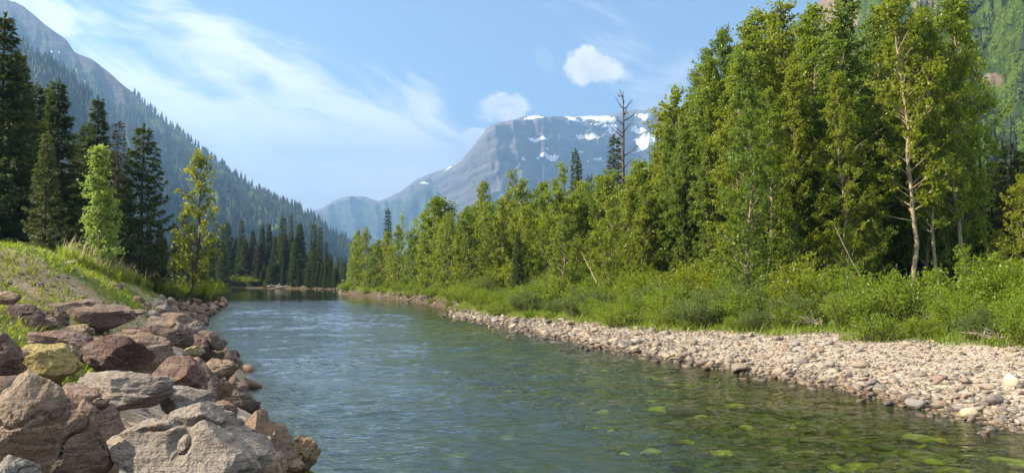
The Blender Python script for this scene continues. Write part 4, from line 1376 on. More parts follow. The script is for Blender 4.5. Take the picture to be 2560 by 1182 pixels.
def build_far_bank():
    L = "far bank conifer, "
    spec = [('pine', 566, 554, 176, "broad lighter green pine at the left end of the far bank grove", 1.0), ('slim', 604, 547, 172, "slim dark spire right of the broad far bank pine", 1.2),
            ('spruce', 632, 572, 176, "brownish spruce between the slim spire and the first paired tips", 1.0), ('spruce', 656, 562, 178, "far spruce forming the left of the middle pair", 0.9),
            ('spruce', 673, 558, 180, "far spruce forming the right of the middle pair", 0.9), ('spruce', 688, 590, 172, "shorter far spruce tucked below the tallest one", 1.0),
            ('slim', 708, 540, 174, "tallest dark spire in the middle of the far bank grove", 1.5), ('slim', 728, 534, 186, "thin distant spire peeping behind the tallest one", 0.8),
            ('spruce', 750, 556, 170, "full dark spruce with a flat top right of the tallest far spire", 1.2), ('spruce', 742, 590, 166, "front spruce with boughs to the water below the flat topped one", 1.2),
            ('slim', 785, 558, 168, "left spire of the far pair near the river gap", 1.6), ('slim', 800, 566, 170, "right spire of the far pair near the river gap", 1.3),
            ('slim', 816, 602, 172, "shorter spire stepping down towards the river gap", 1.3), ('spruce', 826, 632, 176, "low spruce closing the river gap on its left", 1.0),
            ('rust', 645, 600, 170, "reddish half dead conifer leaning in the far bank grove", 1.3)]
    shore_y = lambda q: float(np.interp(q, [535, 703, 806, 855], [178, 167, 157, 149]))
    for k, px, tip, y, lab, w in spec:
        y = shore_y(px) + 2.5 + (y - 165) * 0.3
        tree_at(k, px, tip, y, lab, "named conifers of the far bank grove", wide=w)
    r = random.Random(9)
    for i in range(46):
        px = r.uniform(545, 850); y = shore_y(px) + r.uniform(3, 26)
        tip = np.interp(px, [545, 570, 700, 800, 835], [600, 585, 575, 600, 650]) + r.uniform(5, 50)
        tree_at('spruce' if r.random() < 0.6 else 'slim', px, tip, y, "dark conifer crowded inside the far bank grove", "conifers crowding the far bank", wide=r.uniform(1.0, 1.5))
    for i in range(36):
        px = r.uniform(815, 905); y = r.uniform(215, 300)
        tree_at('slim', px, r.uniform(632, 668), y, "tiny dark conifer in the distant row behind the river bend", "distant conifers beyond the bend", wide=r.uniform(1.0, 1.5))
    for i in range(30):
        px = r.uniform(470, 560); y = r.uniform(150, 200)
        tree_at('spruce', px, r.uniform(590, 650), y, "dark conifer behind the left shore at the turn of the river", "conifers at the river turn", wide=r.uniform(1.0, 1.4))
    for i in range(14):
        px = 548 + i * 7.5 + r.uniform(-3, 3)
        p = pt(px, 700, shore_y(px) + r.uniform(0.8, 2.5))
        plant('willow', p.x, p.y, r.uniform(1.2, 2.4), "bright low bush on the sunny edge of the far bank", "bushes on the far bank", wide=1.5)
    for i in range(60):
        px = r.uniform(640, 865)
        y = shore_y(px) + r.uniform(0.6, 2.5)
        plant('slim' if i % 2 else 'spruce', pt(px, 700, y).x, y, r.uniform(2, 5), "small dark conifer along the shaded water's edge of the far bank", "small conifers on the far bank edge", wide=1.6)


build_right_trees()
build_right_shrubs()
build_left_trees()
build_far_bank()

# ------------------------------------------------------------------ stones
_ICO = {}


def ico(sub):
    if sub not in _ICO:
        bm = bmesh.new()
        bmesh.ops.create_icosphere(bm, subdivisions=sub, radius=1)
        V = np.array([v.co[:] for v in bm.verts]); F = np.array([[v.index for v in f.verts] for f in bm.faces])
        bm.free()
        _ICO[sub] = (unit(V), F)
    return _ICO[sub]


def hull_radius(D, N, d, p):
    """soft intersection of half spaces n.x <= d as a star shape"""
    q = np.maximum(D @ N.T, 0) / d[None]
    m = q.max(1, keepdims=True)
    return 1.0 / (m[:, 0] * ((q / m) ** p).sum(1) ** (1.0 / p))


def roughen(V, D, size, seed, amt=1.0):
    """broken-stone relief: flat chips, bedding steps, cracks and grain, along the outward direction"""
    Q = V / size
    r = np.random.default_rng(seed)
    # conchoidal chips: cut by many planes lying just under the hull
    k = 30
    C = unit(r.normal(size=(k, 3)))
    R0 = np.linalg.norm(V, axis=1)
    near = np.array([R0[np.argmax(D @ c)] for c in C])
    Nn = unit(C + r.normal(size=(k, 3)) * 0.28)
    dd = near * np.einsum('ij,ij->i', C, Nn) * r.uniform(0.84, 0.99, k)
    cut = np.maximum(D @ Nn.T, 1e-6) / dd[None]
    V = D * np.minimum(R0, 1.0 / cut.max(1))[:, None]
    Q = V / size
    ax = unit(r.normal(size=3) * [0.5, 0.5, 0.3] + [0, 0, 1.0])
    h = fbm(Q * 1.9, 3, seed) * 0.020 + ridged(Q * 3.4, 4, seed + 3) * 0.017 + fbm(Q * 8, 3, seed + 7) * 0.012 + ridged(Q * 14, 3, seed + 8) * 0.012
    s = (Q @ ax) * 7.5 + fbm(Q * 1.3, 3, seed + 9) * 1.8
    fr = s - np.floor(s)
    h = h + (fr - smoothstep(0.93, 1.0, fr)) * 0.034 * smoothstep(-0.25, 0.2, fbm(Q * 1.2, 2, seed + 13))
    ck = np.abs(fbm(Q * 1.5 + 3.3, 3, seed + 21))
    h = h - 0.06 * smoothstep(0.04, 0.0, ck)
    return V + D * (h * amt * size)[:, None]


def boulder_from_outline(name, poly_px, Y, thick, seed, sub, color, label, p=70, lean=0.0, group=None):
    """A boulder as wide and high as its outline, with real depth and sloping facets."""
    r = np.random.default_rng(seed)
    W = np.array([[pt(a, b, Y).x, pt(a, b, Y).z] for a, b in poly_px])
    c = W.mean(0)
    w = W - c
    area = sum(w[i, 0] * w[(i + 1) % len(w), 1] - w[(i + 1) % len(w), 0] * w[i, 1] for i in range(len(w)))
    if area < 0: w = w[::-1]
    ext = w.max(0) - w.min(0)
    N, d = [], []
    for i in range(len(w)):
        e = w[(i + 1) % len(w)] - w[i]
        L = np.hypot(*e)
        if L < 1e-4: continue
        n = np.array([e[1], -e[0]]) / L
        off = max(n @ w[i], 0.04 * ext.min())
        top = max(n[1], 0)
        for s in (-1, 1):
            k = r.uniform(0.12, 0.5) + (0.45 * top if s < 0 else 0.1 * top)
            v = np.array([n[0], s * k, n[1]]); L3 = np.linalg.norm(v)
            N.append(v / L3); d.append(off / L3)
    T = thick * math.sqrt(ext[0] * ext[1]) * 0.5
    for s in (-1, 1):
        v = unit(np.array([r.normal() * 0.22, s, 0.30 * (s < 0) + r.normal() * 0.12]))
        N.append(v); d.append(T * r.uniform(0.75, 1.0))
        v = unit(np.array([r.choice([-1, 1]) * r.uniform(0.5, 0.9), s, r.uniform(-0.1, 0.6)]))
        N.append(v); d.append(T * r.uniform(0.85, 1.05))
    D, F = ico(sub)
    V = D * hull_radius(D, np.array(N), np.array(d), p)[:, None]
    V = roughen(V, D, math.sqrt(ext[0] * ext[1]), seed, 1.0)
    grow = 1.07
    lo, hi = w.min(0), w.max(0)
    vl, vh = V.min(0), V.max(0)
    for q, a in ((0, 0), (2, 1)):
        V[:, q] = lo[a] + (V[:, q] - vl[q]) / (vh[q] - vl[q]) * (hi[a] - lo[a])
        V[:, q] = (V[:, q] - (lo[a] + hi[a]) / 2) * grow + (lo[a] + hi[a]) / 2
    V[:, 1] *= 2 * T / (vh[1] - vl[1])
    me = mesh_np(name, V, F, [MAT_ROCK], False)
    o = link(name, me, loc=(c[0], Y, c[1]))
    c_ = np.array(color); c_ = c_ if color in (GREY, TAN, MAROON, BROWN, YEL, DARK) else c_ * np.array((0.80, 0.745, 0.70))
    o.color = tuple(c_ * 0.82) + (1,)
    return tag(o, label, "boulder", group)


def rock_mesh(name, seed, sub, flat=(1, 1, 1), p=14, amt=0.8, nplanes=14, mat=None):
    r = np.random.default_rng(seed)
    N = unit(r.normal(size=(nplanes, 3)))
    d = r.uniform(0.62, 1.0, nplanes)
    N = np.concatenate([N, np.eye(3), -np.eye(3)]); d = np.concatenate([d, np.full(6, 0.95)])
    D, F = ico(sub)
    V = D * hull_radius(D, N, d, p)[:, None]
    V = roughen(V, D, 1.6, seed, amt)
    lo, hi = V.min(0), V.max(0)
    V = (V - (lo + hi) / 2) / (hi - lo) * np.array(flat)
    return mesh_np(name, V, F, [mat or MAT_ROCK], True), V, F


GREY, TAN, MAROON, BROWN, YEL, DARK = (0.25, 0.225, 0.195), (0.33, 0.235, 0.15), (0.13, 0.068, 0.052), (0.19, 0.125, 0.085), (0.36, 0.27, 0.05), (0.08, 0.058, 0.045)


def build_boulders():
    z = lambda L: [(a / 2.4524, 700 + b / 2.4524) for a, b in L]
    B = [  # outline, distance, thickness, colour, label
        ([(-60, 600), (60, 568), (180, 590), (300, 660), (390, 790), (330, 900), (215, 1150), (60, 1260), (-60, 1260)], 5.0, 0.9, (0.33, 0.25, 0.18), "large grey brown boulder with orange stains, front left corner"),
        ([(-60, 1075), (90, 1095), (200, 1140), (240, 1190), (200, 1330), (-60, 1330)], 4.2, 0.9, GREY, "light grey rock cut off by the bottom left corner"),
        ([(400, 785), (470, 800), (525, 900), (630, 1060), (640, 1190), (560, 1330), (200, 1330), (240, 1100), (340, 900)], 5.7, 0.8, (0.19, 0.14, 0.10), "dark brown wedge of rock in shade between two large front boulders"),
        ([(320, 655), (470, 660), (560, 720), (715, 815), (690, 1000), (630, 1100), (520, 1000), (400, 800)], 7.0, 0.9, (0.32, 0.20, 0.15), "reddish brown angular boulder behind the dark wedge"),
        ([(690, 850), (800, 760), (1000, 765), (1300, 860), (1560, 940), (1655, 1040), (1650, 1150), (1560, 1330), (640, 1330), (640, 1160)], 6.0, 0.95, (0.36, 0.32, 0.275), "largest smooth grey boulder at the bottom, sloping towards the water"),
        ([(340, 640), (440, 590), (700, 562), (900, 575), (965, 640), (1030, 690), (1020, 760), (740, 810), (560, 740)], 8.0, 1.1, (0.37, 0.33, 0.29), "flat topped pale grey slab in front of the yellow rock"),
        ([(970, 655), (1040, 655), (1150, 690), (1250, 760), (1330, 860), (1250, 900), (1000, 790)], 8.4, 0.8, GREY, "grey rock wedged behind the largest boulder"),
        ([(85, 470), (200, 410), (300, 395), (430, 470), (485, 530), (450, 570), (290, 620), (200, 600), (120, 540)], 9.0, 0.9, YEL, "mustard yellow rock perched on the pile"),
        ([(310, 400), (430, 388), (485, 430), (492, 540), (440, 560), (340, 470)], 9.8, 0.9, (0.36, 0.28, 0.16), "tan rock leaning behind the yellow one"),
        ([(-60, 330), (20, 370), (90, 470), (125, 570), (60, 610), (-60, 610)], 8.0, 0.9, MAROON, "maroon rock at the left edge above the orange stained boulder"),
        ([(215, 360), (255, 305), (380, 340), (500, 410), (560, 430), (540, 500), (300, 450), (210, 395)], 11.0, 0.9, (0.30, 0.19, 0.16), "cracked maroon block behind the yellow rock"),
        ([(360, 330), (470, 285), (540, 272), (570, 310), (500, 380), (420, 370)], 12.2, 1.0, TAN, "smooth tan sloping rock above the cracked maroon block"),
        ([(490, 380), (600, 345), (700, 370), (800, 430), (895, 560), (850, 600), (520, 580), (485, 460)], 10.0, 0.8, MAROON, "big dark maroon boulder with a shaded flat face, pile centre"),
        ([(645, 345), (740, 310), (850, 320), (980, 360), (1070, 450), (1040, 520), (900, 570), (800, 450), (700, 390)], 11.5, 0.9, (0.35, 0.25, 0.18), "big tan brown boulder with wrinkled face, pile centre"),
        ([(900, 575), (1060, 475), (1140, 520), (1200, 640), (1245, 745), (1150, 710), (960, 660)], 9.3, 0.8, (0.21, 0.125, 0.105), "pyramid shaped dark maroon rock"),
        ([(1130, 480), (1240, 480), (1320, 560), (1340, 650), (1310, 730), (1240, 745), (1150, 600)], 10.8, 0.9, (0.28, 0.21, 0.17), "craggy grey brown rock right of the maroon pyramid"),
        ([(270, 200), (380, 130), (550, 120), (720, 140), (770, 180), (890, 250), (860, 310), (700, 330), (560, 310), (400, 320)], 15.0, 0.7, (0.26, 0.185, 0.15), "long layered brown boulder under the earth slope"),
        ([(230, 150), (260, 100), (330, 95), (450, 110), (600, 130), (560, 200), (300, 180)], 16.5, 0.9, (0.27, 0.19, 0.155), "rounded brown rock on top of the long layered boulder"),
        ([(40, 170), (100, 150), (220, 190), (270, 250), (250, 340), (180, 365), (90, 310)], 13.0, 0.9, (0.20, 0.13, 0.115), "rough maroon boulder half sunk in the earth, upper left"),
        ([(220, 260), (300, 230), (365, 290), (350, 330), (240, 320)], 13.3, 0.9, MAROON, "small maroon rock right of the half sunk boulder"),
        ([(285, 200), (330, 165), (385, 180), (410, 300), (370, 330), (330, 250)], 14.0, 0.9, BROWN, "upright brown rock at the left end of the layered boulder"),
        ([(900, 250), (1000, 225), (1100, 280), (1180, 360), (1165, 410), (1040, 400), (950, 340)], 14.5, 0.8, (0.20, 0.145, 0.12), "dark craggy rock above the water in mid pile"),
        ([(1160, 310), (1240, 320), (1330, 390), (1375, 440), (1340, 455), (1220, 390)], 18.0, 0.9, (0.24, 0.17, 0.13), "brown rock sloping down into the water beyond the craggy one"),
        ([(1240, 480), (1420, 510), (1450, 545), (1450, 595), (1330, 605), (1250, 565)], 17.0, 1.0, (0.36, 0.27, 0.2), "flat sunlit block with a dark end at the water's edge"),
        ([(1190, 390), (1260, 395), (1340, 450), (1390, 495), (1300, 515), (1230, 475)], 18.5, 0.9, (0.32, 0.24, 0.17), "tan rock just beyond the flat sunlit block"),
        ([(1120, 405), (1200, 410), (1255, 420), (1245, 470), (1170, 470)], 13.0, 0.9, (0.40, 0.33, 0.15), "small ochre stone on top of the craggy grey brown rock"),
        ([(1335, 605), (1390, 630), (1420, 670), (1400, 705), (1330, 740), (1320, 660)], 13.0, 0.9, BROWN, "small brown rock between the craggy one and the dark waterside one"),
        ([(1410, 660), (1470, 680), (1570, 765), (1555, 815), (1480, 815), (1420, 745)], 14.6, 0.9, DARK, "black brown rock jutting over the water"),
        ([(1350, 700), (1410, 690), (1430, 790), (1380, 790)], 13.0, 0.8, (0.38, 0.28, 0.2), "narrow tan rock face left of the black brown waterside rock"),
        ([(1380, 602), (1440, 597), (1530, 602), (1542, 615), (1480, 628), (1390, 622)], 19.4, 1.2, (0.18, 0.14, 0.11), "thin dark slab lying in the water off the rock pile"),
        ([(1250, 750), (1330, 738), (1420, 790), (1440, 820), (1350, 870), (1280, 830)], 10.5, 0.9, (0.33, 0.22, 0.15), "reddish tan rock behind the shoulder of the largest boulder"),
        ([(1350, 860), (1440, 805), (1620, 805), (1740, 890), (1800, 1000), (1850, 1150), (1800, 1280), (1700, 1200), (1600, 960)], 9.2, 0.8, (0.34, 0.25, 0.17), "long tan boulder with pitted dark face dipping into the water"),
        ([(1790, 960), (1850, 955), (1930, 1030), (1960, 1090), (1945, 1170), (1860, 1170), (1830, 1060)], 10.6, 0.9, (0.40, 0.29, 0.16), "yellowish brown rock standing in the water at the pile's tip"),
        ([(1660, 1060), (1720, 1100), (1760, 1190), (1700, 1290), (1620, 1290)], 8.2, 0.8, (0.45, 0.35, 0.24), "smooth tan rock at the bottom right of the largest boulder"),
        ([(930, 215), (1080, 200), (1160, 240), (1165, 290), (1060, 275), (960, 240)], 20.0, 1.0, (0.33, 0.25, 0.19), "flat brown rock with a sunlit top, far part of the pile"),
        ([(1165, 250), (1220, 265), (1260, 340), (1200, 335), (1160, 300)], 22.0, 0.9, GREY, "smooth grey rock touching the water, far part of the pile"),
        ([(740, 140), (780, 120), (890, 180), (910, 215), (800, 195)], 21.0, 0.9, TAN, "tan rock at the foot of the earth slope"),
        ([(810, 105), (860, 98), (895, 165), (880, 180), (830, 165)], 20.5, 0.9, MAROON, "upright maroon rock at the foot of the earth slope"),
        ([(1130, 160), (1200, 148), (1250, 175), (1250, 210), (1150, 205)], 46.0, 0.9, (0.42, 0.31, 0.2), "sunlit tan rock by itself on the far left shore"),
        ([(1190, 90), (1250, 60), (1285, 90), (1280, 140), (1210, 130)], 58.0, 0.9, (0.13, 0.075, 0.06), "dark maroon boulder on the far point of the left shore"),
        ([(1345, 120), (1365, 103), (1390, 125), (1392, 155), (1350, 155)], 69.0, 0.9, (0.46, 0.33, 0.22), "sunlit tan stone at the very tip of the left shore"),
        ([(1265, 155), (1300, 145), (1390, 152), (1395, 174), (1290, 178)], 66.0, 1.0, (0.26, 0.2, 0.15), "low flat brown ledge at the tip of the left shore"),
        ([(770, 300), (900, 285), (1030, 350), (1020, 385), (850, 340)], 12.8, 0.9, MAROON, "maroon rock behind the big tan brown boulder"),
        ([(960, 160), (1000, 150), (1040, 195), (980, 195)], 24.0, 0.9, GREY, "small blue grey rock at the top of the far pile"),
        ([(890, 140), (920, 135), (930, 190), (900, 195)], 23.0, 0.9, (0.45, 0.36, 0.26), "small pale tan rock beside the upright maroon one"),
        ([(800, 160), (870, 170), (920, 215), (850, 225)], 20.0, 0.9, BROWN, "low brown rock under the upright maroon one"),
        ([(195, 10), (250, 15), (262, 35), (235, 75), (200, 40)], 15.5, 0.8, (0.40, 0.28, 0.19), "tan shard of rock lying alone on the earth slope"),
        ([(-40, 80), (30, 70), (120, 110), (100, 150), (-40, 140)], 12.0, 0.7, (0.42, 0.31, 0.2), "sandy ledge of rock at the left edge of the earth slope"),
    ]
    SEEDS = {}
    for i, (poly, Y, th, colr, lab) in enumerate(B):
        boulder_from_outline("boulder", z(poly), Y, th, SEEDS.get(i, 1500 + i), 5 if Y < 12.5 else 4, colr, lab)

    # smaller broken stones filling the pile
    r = np.random.default_rng(77)
    protos = [rock_mesh("broken_rock", 600 + i, 3, (1, 0.8, 0.62))[0] for i in range(8)]
    cols = [MAROON, BROWN, TAN, GREY, (0.27, 0.175, 0.115), (0.15, 0.10, 0.07)]
    lab = {0: "small maroon stone jammed between the boulders of the left pile", 1: "small brown stone jammed between the boulders of the left pile", 2: "small tan stone jammed between the boulders of the left pile",
           3: "small grey stone jammed between the boulders of the left pile", 4: "small reddish tan stone jammed between the boulders of the left pile", 5: "small dark brown stone jammed between the boulders of the left pile"}
    n = 0
    while n < 290:
        y = 3.5 + 75 * r.random() ** 2.0
        xs = np.interp(y, LEFT[:, 1], LEFT[:, 0])
        lim = 3.4 if y < 26 else 1.9
        x = xs - (r.random() if n % 3 else 0.3 * r.random()) * lim * (1.15 if y < 26 else 1.3) + 0.25
        sd, side = river_sd([x], [y])
        if side[0] != 0 or sd[0] < -0.35: continue
        px = CX + F_PX * x / y
        if px < -120: continue
        s = (0.24 + 0.42 * r.random() ** 2) * (1 + max(0, y - 20) / 60)
        c = r.integers(0, 6)
        o = link("broken_rock", protos[r.integers(0, 8)], loc=(x, y, gz(x, y) + s * 0.14), rot=(r.normal() * 0.5, r.normal() * 0.5, r.random() * 6.28), scale=(s, s, s))
        o.color = tuple(np.clip(np.array(cols[c]) * r.uniform(0.8, 1.2), 0, 1)) + (1,)
        tag(o, lab[int(c)], "stone", lab[int(c)].split(" jammed")[0] + "s of the left pile")
        n += 1


def pebble_lump(r, n, sub, lo=0.8, hi=1.2):
    """n rounded cobble shapes of unit size, as (n, verts, 3)"""
    D, F = ico(sub)
    out = np.zeros((n, len(D), 3))
    for i in range(n):
        N = unit(r.normal(size=(9, 3))); d = r.uniform(0.7, 1.0, 9)
        V = D * np.minimum(hull_radius(D, np.concatenate([N, np.eye(3), -np.eye(3)]), np.concatenate([d, np.ones(6)]), 7), 1.3)[:, None]
        V = V * np.array([1, r.uniform(0.55, 0.9), r.uniform(0.28, 0.6)])
        out[i] = V / (V[:, 0].max() - V[:, 0].min())
    return out, F


PEB_TINTS = np.array([(0.34, 0.26, 0.18), (0.29, 0.215, 0.15), (0.24, 0.185, 0.14), (0.21, 0.185, 0.16), (0.16, 0.14, 0.125), (0.40, 0.31, 0.20), (0.24, 0.15, 0.105), (0.15, 0.105, 0.08), (0.38, 0.33, 0.25)])
PEB_TINTS = PEB_TINTS * np.array((0.86, 0.90, 0.95))
PEB_W = np.array([0.24, 0.22, 0.14, 0.10, 0.06, 0.10, 0.06, 0.03, 0.05])


def build_gravel():
    r = np.random.default_rng(21)
    # positions over the bar and a strip of bed beside it
    N0 = 95000
    y = 9 + 43.5 * r.random(N0) ** 1.15
    wx = np.interp(y, RIGHT[::-1, 1], RIGHT[::-1, 0]); bx = bank_x(y) + 0.9
    x = wx - 6.5 + (bx - wx + 6.5) * r.random(N0)
    sd, side = river_sd(x, y)
    dist = np.hypot(x, y)
    px = CX + F_PX * x / y
    keep = (side >= 2) & (px < 2680) & (sd > -6.2) & ((sd > -1.5) | (y < 27))
    edge = np.exp(-np.abs(sd - 0.3) / 1.0)
    size = np.clip(1.0 * np.exp(r.normal(-3.05, 0.60, N0)) * (0.80 + 1.05 * edge) * (0.9 + 0.006 * dist) * np.where(sd < -0.4, 1.9, 1.0), 0.035, 0.46)
    # thin out what lies under water
    keep &= (sd > -0.2) | (r.random(N0) < 0.34)
    x, y, sd, size, dist = x[keep], y[keep], sd[keep], size[keep], dist[keep]
    n = min(len(x), 34000)
    x, y, sd, size, dist = x[:n], y[:n], sd[:n], size[:n], dist[:n]
    zg = ground_z(x, y)
    tint = PEB_TINTS[r.choice(len(PEB_TINTS), n, p=PEB_W / PEB_W.sum())] * r.uniform(0.75, 1.2, (n, 1))
    app = size / dist * (sd > -0.02)
    order = np.argsort(-app)
    big, rest = order[:270], order[270:]
    # the many
    Vs, Fs, Ts, base = [], [], [], 0
    fine = ((size[rest] / dist[rest]) > 0.0055) & (sd[rest] > -0.3)
    for sel, sub in ((rest[fine], 1), (rest[~fine], 0)):
        shapes, F = pebble_lump(r, 40, sub)
        m = len(sel)
        k = r.integers(0, 40, m)
        a = r.random(m) * 6.28
        S = shapes[k] * size[sel][:, None, None]
        t1, t2 = r.normal(size=m) * 0.3, r.normal(size=m) * 0.3
        X = S[..., 0] * np.cos(a)[:, None] - S[..., 1] * np.sin(a)[:, None]
        Yv = S[..., 0] * np.sin(a)[:, None] + S[..., 1] * np.cos(a)[:, None]
        Zv = S[..., 2] + X * t1[:, None] + Yv * t2[:, None]
        V = np.stack([X + x[sel][:, None], Yv + y[sel][:, None], Zv + (zg[sel] + size[sel] * 0.12 * r.random(m))[:, None]], -1).reshape(-1, 3)
        nv = shapes.shape[1]
        Vs.append(V); Fs.append((np.arange(m)[:, None, None] * nv + F[None]).reshape(-1, 3) + base)
        Ts.append(np.repeat(tint[sel], nv, 0)); base += len(V)
    V, FF, T = np.concatenate(Vs), np.concatenate(Fs), np.concatenate(Ts)
    kind(link("gravel", mesh_np("gravel", V, FF, [MAT_PEB], True, {"tint": T})), "stuff", "tan and grey river gravel covering the bar on the right")
    # the ones that can be picked apart
    protos = [rock_mesh("river_stone", 700 + i, 3, (1, r.uniform(0.65, 0.9), r.uniform(0.4, 0.65)), 8, 0.35, 9, MAT_STONE)[0] for i in range(12)]

    def word(c):
        c = np.array(c)
        m = c.mean()
        if c[0] - c[2] < 0.07: return "grey" if m > 0.15 else "dark grey"
        if c[0] > 0.31: return "pale tan"
        if c[0] > 0.21: return "tan" if c[1] > 0.165 else "reddish brown"
        return "brown"
    for i in big:
        s = size[i]
        o = link("river_stone", protos[r.integers(0, 12)], loc=(x[i], y[i], zg[i] + s * 0.15), rot=(r.normal() * 0.2, r.normal() * 0.2, r.random() * 6.28), scale=(s, s, s))
        o.color = tuple(np.clip(tint[i], 0, 1)) + (1,)
        where = "at the wet edge of the gravel bar" if sd[i] < 0.45 else ("on the lower slope of the gravel bar" if sd[i] < 1.8 else "high on the gravel bar towards the shrubs")
        tag(o, "%s rounded stone lying %s" % (word(tint[i]), where), "stone", "%s river stones %s" % (word(tint[i]), where))

    # a few that stand out
    def single(px, py, wpx, colr, lab, k, zoff=0.5, ratio=None):
        p = on_level(px, py, 0.0)
        for _ in range(8):
            p = on_level(px, py, max(gz(p.x, p.y), 0.0))
        s = wpx * p.y / F_PX
        o = link("river_stone", protos[k], loc=(p.x, p.y, max(gz(p.x, p.y), -0.08) + s * 0.22 * zoff * 2), rot=(0, 0, k * 0.9), scale=(s, s * 0.9, s * (ratio or 1)))
        o.color = tuple(colr) + (1,)
        tag(o, lab, "stone")
    single(2532, 985, 52, (0.62, 0.52, 0.36), "big cream coloured boulder near the right edge of the gravel bar", 2, 0.6, 1.5)
    single(2074, 918, 36, (0.22, 0.185, 0.165), "dark grey brown domed stone standing up in mid gravel bar", 5, 0.6, 1.4)
    single(1847, 866, 28, (0.16, 0.15, 0.14), "dark angular stone alone on the pale middle of the bar", 7)
    single(2310, 852, 40, (0.48, 0.43, 0.34), "pale slanting flat stone at the foot of the shrubs", 3)
    single(2500, 872, 48, (0.38, 0.37, 0.34), "grey ridged rock at the shrub edge near the right side", 8)
    single(2180, 832, 30, (0.46, 0.39, 0.33), "pinkish round stone half in the grass at the shrub edge", 1, 0.6, 1.2)
    single(2120, 838, 28, (0.36, 0.3, 0.26), "brownish rounded rock left of the pinkish one at the shrub edge", 4, 0.6, 1.2)
    single(2000, 826, 30, (0.48, 0.41, 0.34), "pale rock at the shrub edge behind a grass tuft", 9, 0.6, 1.1)
    single(2420, 1042, 46, (0.56, 0.5, 0.3), "pale yellowish stone with green algae at the water line", 6)
    single(2290, 1020, 50, (0.22, 0.2, 0.19), "dark slate stone with its foot in the water", 10)
    single(2218, 1010, 34, (0.10, 0.095, 0.09), "low black wet stone sticking out of the shallows", 11)
    single(1850, 930, 40, (0.2, 0.15, 0.12), "wet brown stone at the bend of the bar's water line", 0)
    single(1272, 842, 18, (0.17, 0.13, 0.11), "small brown stone breaking the surface in mid river", 2)
    single(1392, 857, 34, (0.18, 0.145, 0.12), "flat dark stone breaking the surface off the gravel bar", 3, 0.3, 0.5)
    single(1470, 862, 24, (0.18, 0.14, 0.11), "small dark stone in the shallows near the bar", 4, 0.3, 0.7)
    single(1196, 830, 22, (0.42, 0.33, 0.22), "tan stone just awash left of the river stones", 5, 0.15, 0.5)

    # algae-covered stones on the bed
    bedp = [rock_mesh("bed_stone", 760 + i, 3, (1, 0.8, 0.26), 7, 0.6, 9, MAT_BED)[0] for i in range(4)]
    rr = np.random.default_rng(5)
    n = 0
    while n < 130:
        yy = rr.uniform(9.3, 24) ; xx = rr.uniform(-3, 8)
        sd, side = river_sd([xx], [yy])
        if side[0] < 2 or sd[0] > -1.3 or sd[0] < -7.5: continue
        if rr.random() > math.exp(-abs(sd[0] + 3.0) / 3.5): continue
        s = rr.uniform(0.14, 0.42) + 0.45 * rr.random() ** 4
        o = link("bed_stone", bedp[rr.integers(0, 4)], loc=(xx, yy, min(gz(xx, yy) + 0.05 * s, -0.06 - 0.18 * s)), rot=(0, 0, rr.random() * 6.28), scale=(s, s, s))
        b = rr.random()
        o.color = ((0.68, 0.58, 0.05, 1) if b > 0.66 else (0.22, 0.20, 0.045, 1) if b > 0.25 else (0.12, 0.10, 0.05, 1))
        w = "yellow green" if b > 0.66 else "olive" if b > 0.25 else "brown"
        tag(o, "%s algae covered stone seen under the clear water" % w, "stone", "%s stones on the river bed" % w)
        n += 1


def m_bed():
    m, g = new_mat("algae_stone")
    tc = g.n("ShaderNodeTexCoord").outputs["Object"]
    oi = g.n("ShaderNodeObjectInfo")
    n = g.noise(tc, 4.0, 4, 0.6)
    c = g.mix(n.smooth(0.4, 0.65), oi.outputs["Color"], g.mix(1.0, oi.outputs["Color"], (0.4, 0.5, 0.3), 'MULTIPLY'))
    p = g.n("ShaderNodeBsdfPrincipled", {"Base Color": c, "Roughness": 0.9})
    g.out(p.outputs[0])
    return m


MAT_BED = m_bed()


# ------------------------------------------------------------------ grass, logs, small things
def grass_mesh(name, P, h, mat, seed, width=0.012, spread=0.35, label=""):
    r = np.random.default_rng(seed)
    n = len(P)
    az = r.random(n) * 6.28
    lean = spread * (0.3 + r.random(n))
    d = np.stack([np.cos(az) * lean, np.sin(az) * lean, np.ones(n)], 1)
    sd = np.stack([-np.sin(az + r.normal(size=n)), np.cos(az), np.zeros(n)], 1)
    h = np.asarray(h)[:, None]; w = width * (0.7 + 0.6 * r.random(n))[:, None] * (0.6 + h)
    mid = P + d * h * 0.55
    tip = P + d * h + np.stack([np.cos(az), np.sin(az), -0.35 * np.ones(n)], 1) * h * lean[:, None] * 0.6
    V = np.stack([P - sd * w, P + sd * w, mid + sd * w * 0.8, mid - sd * w * 0.8, tip], 1).reshape(-1, 3)
    i = np.arange(n)[:, None] * 5
    me = mesh_np(name, V, [np.concatenate([i, i + 1, i + 2, i + 3], 1), np.concatenate([i + 3, i + 2, i + 4], 1)], [mat])
    kind(link(name, me), "stuff", label)


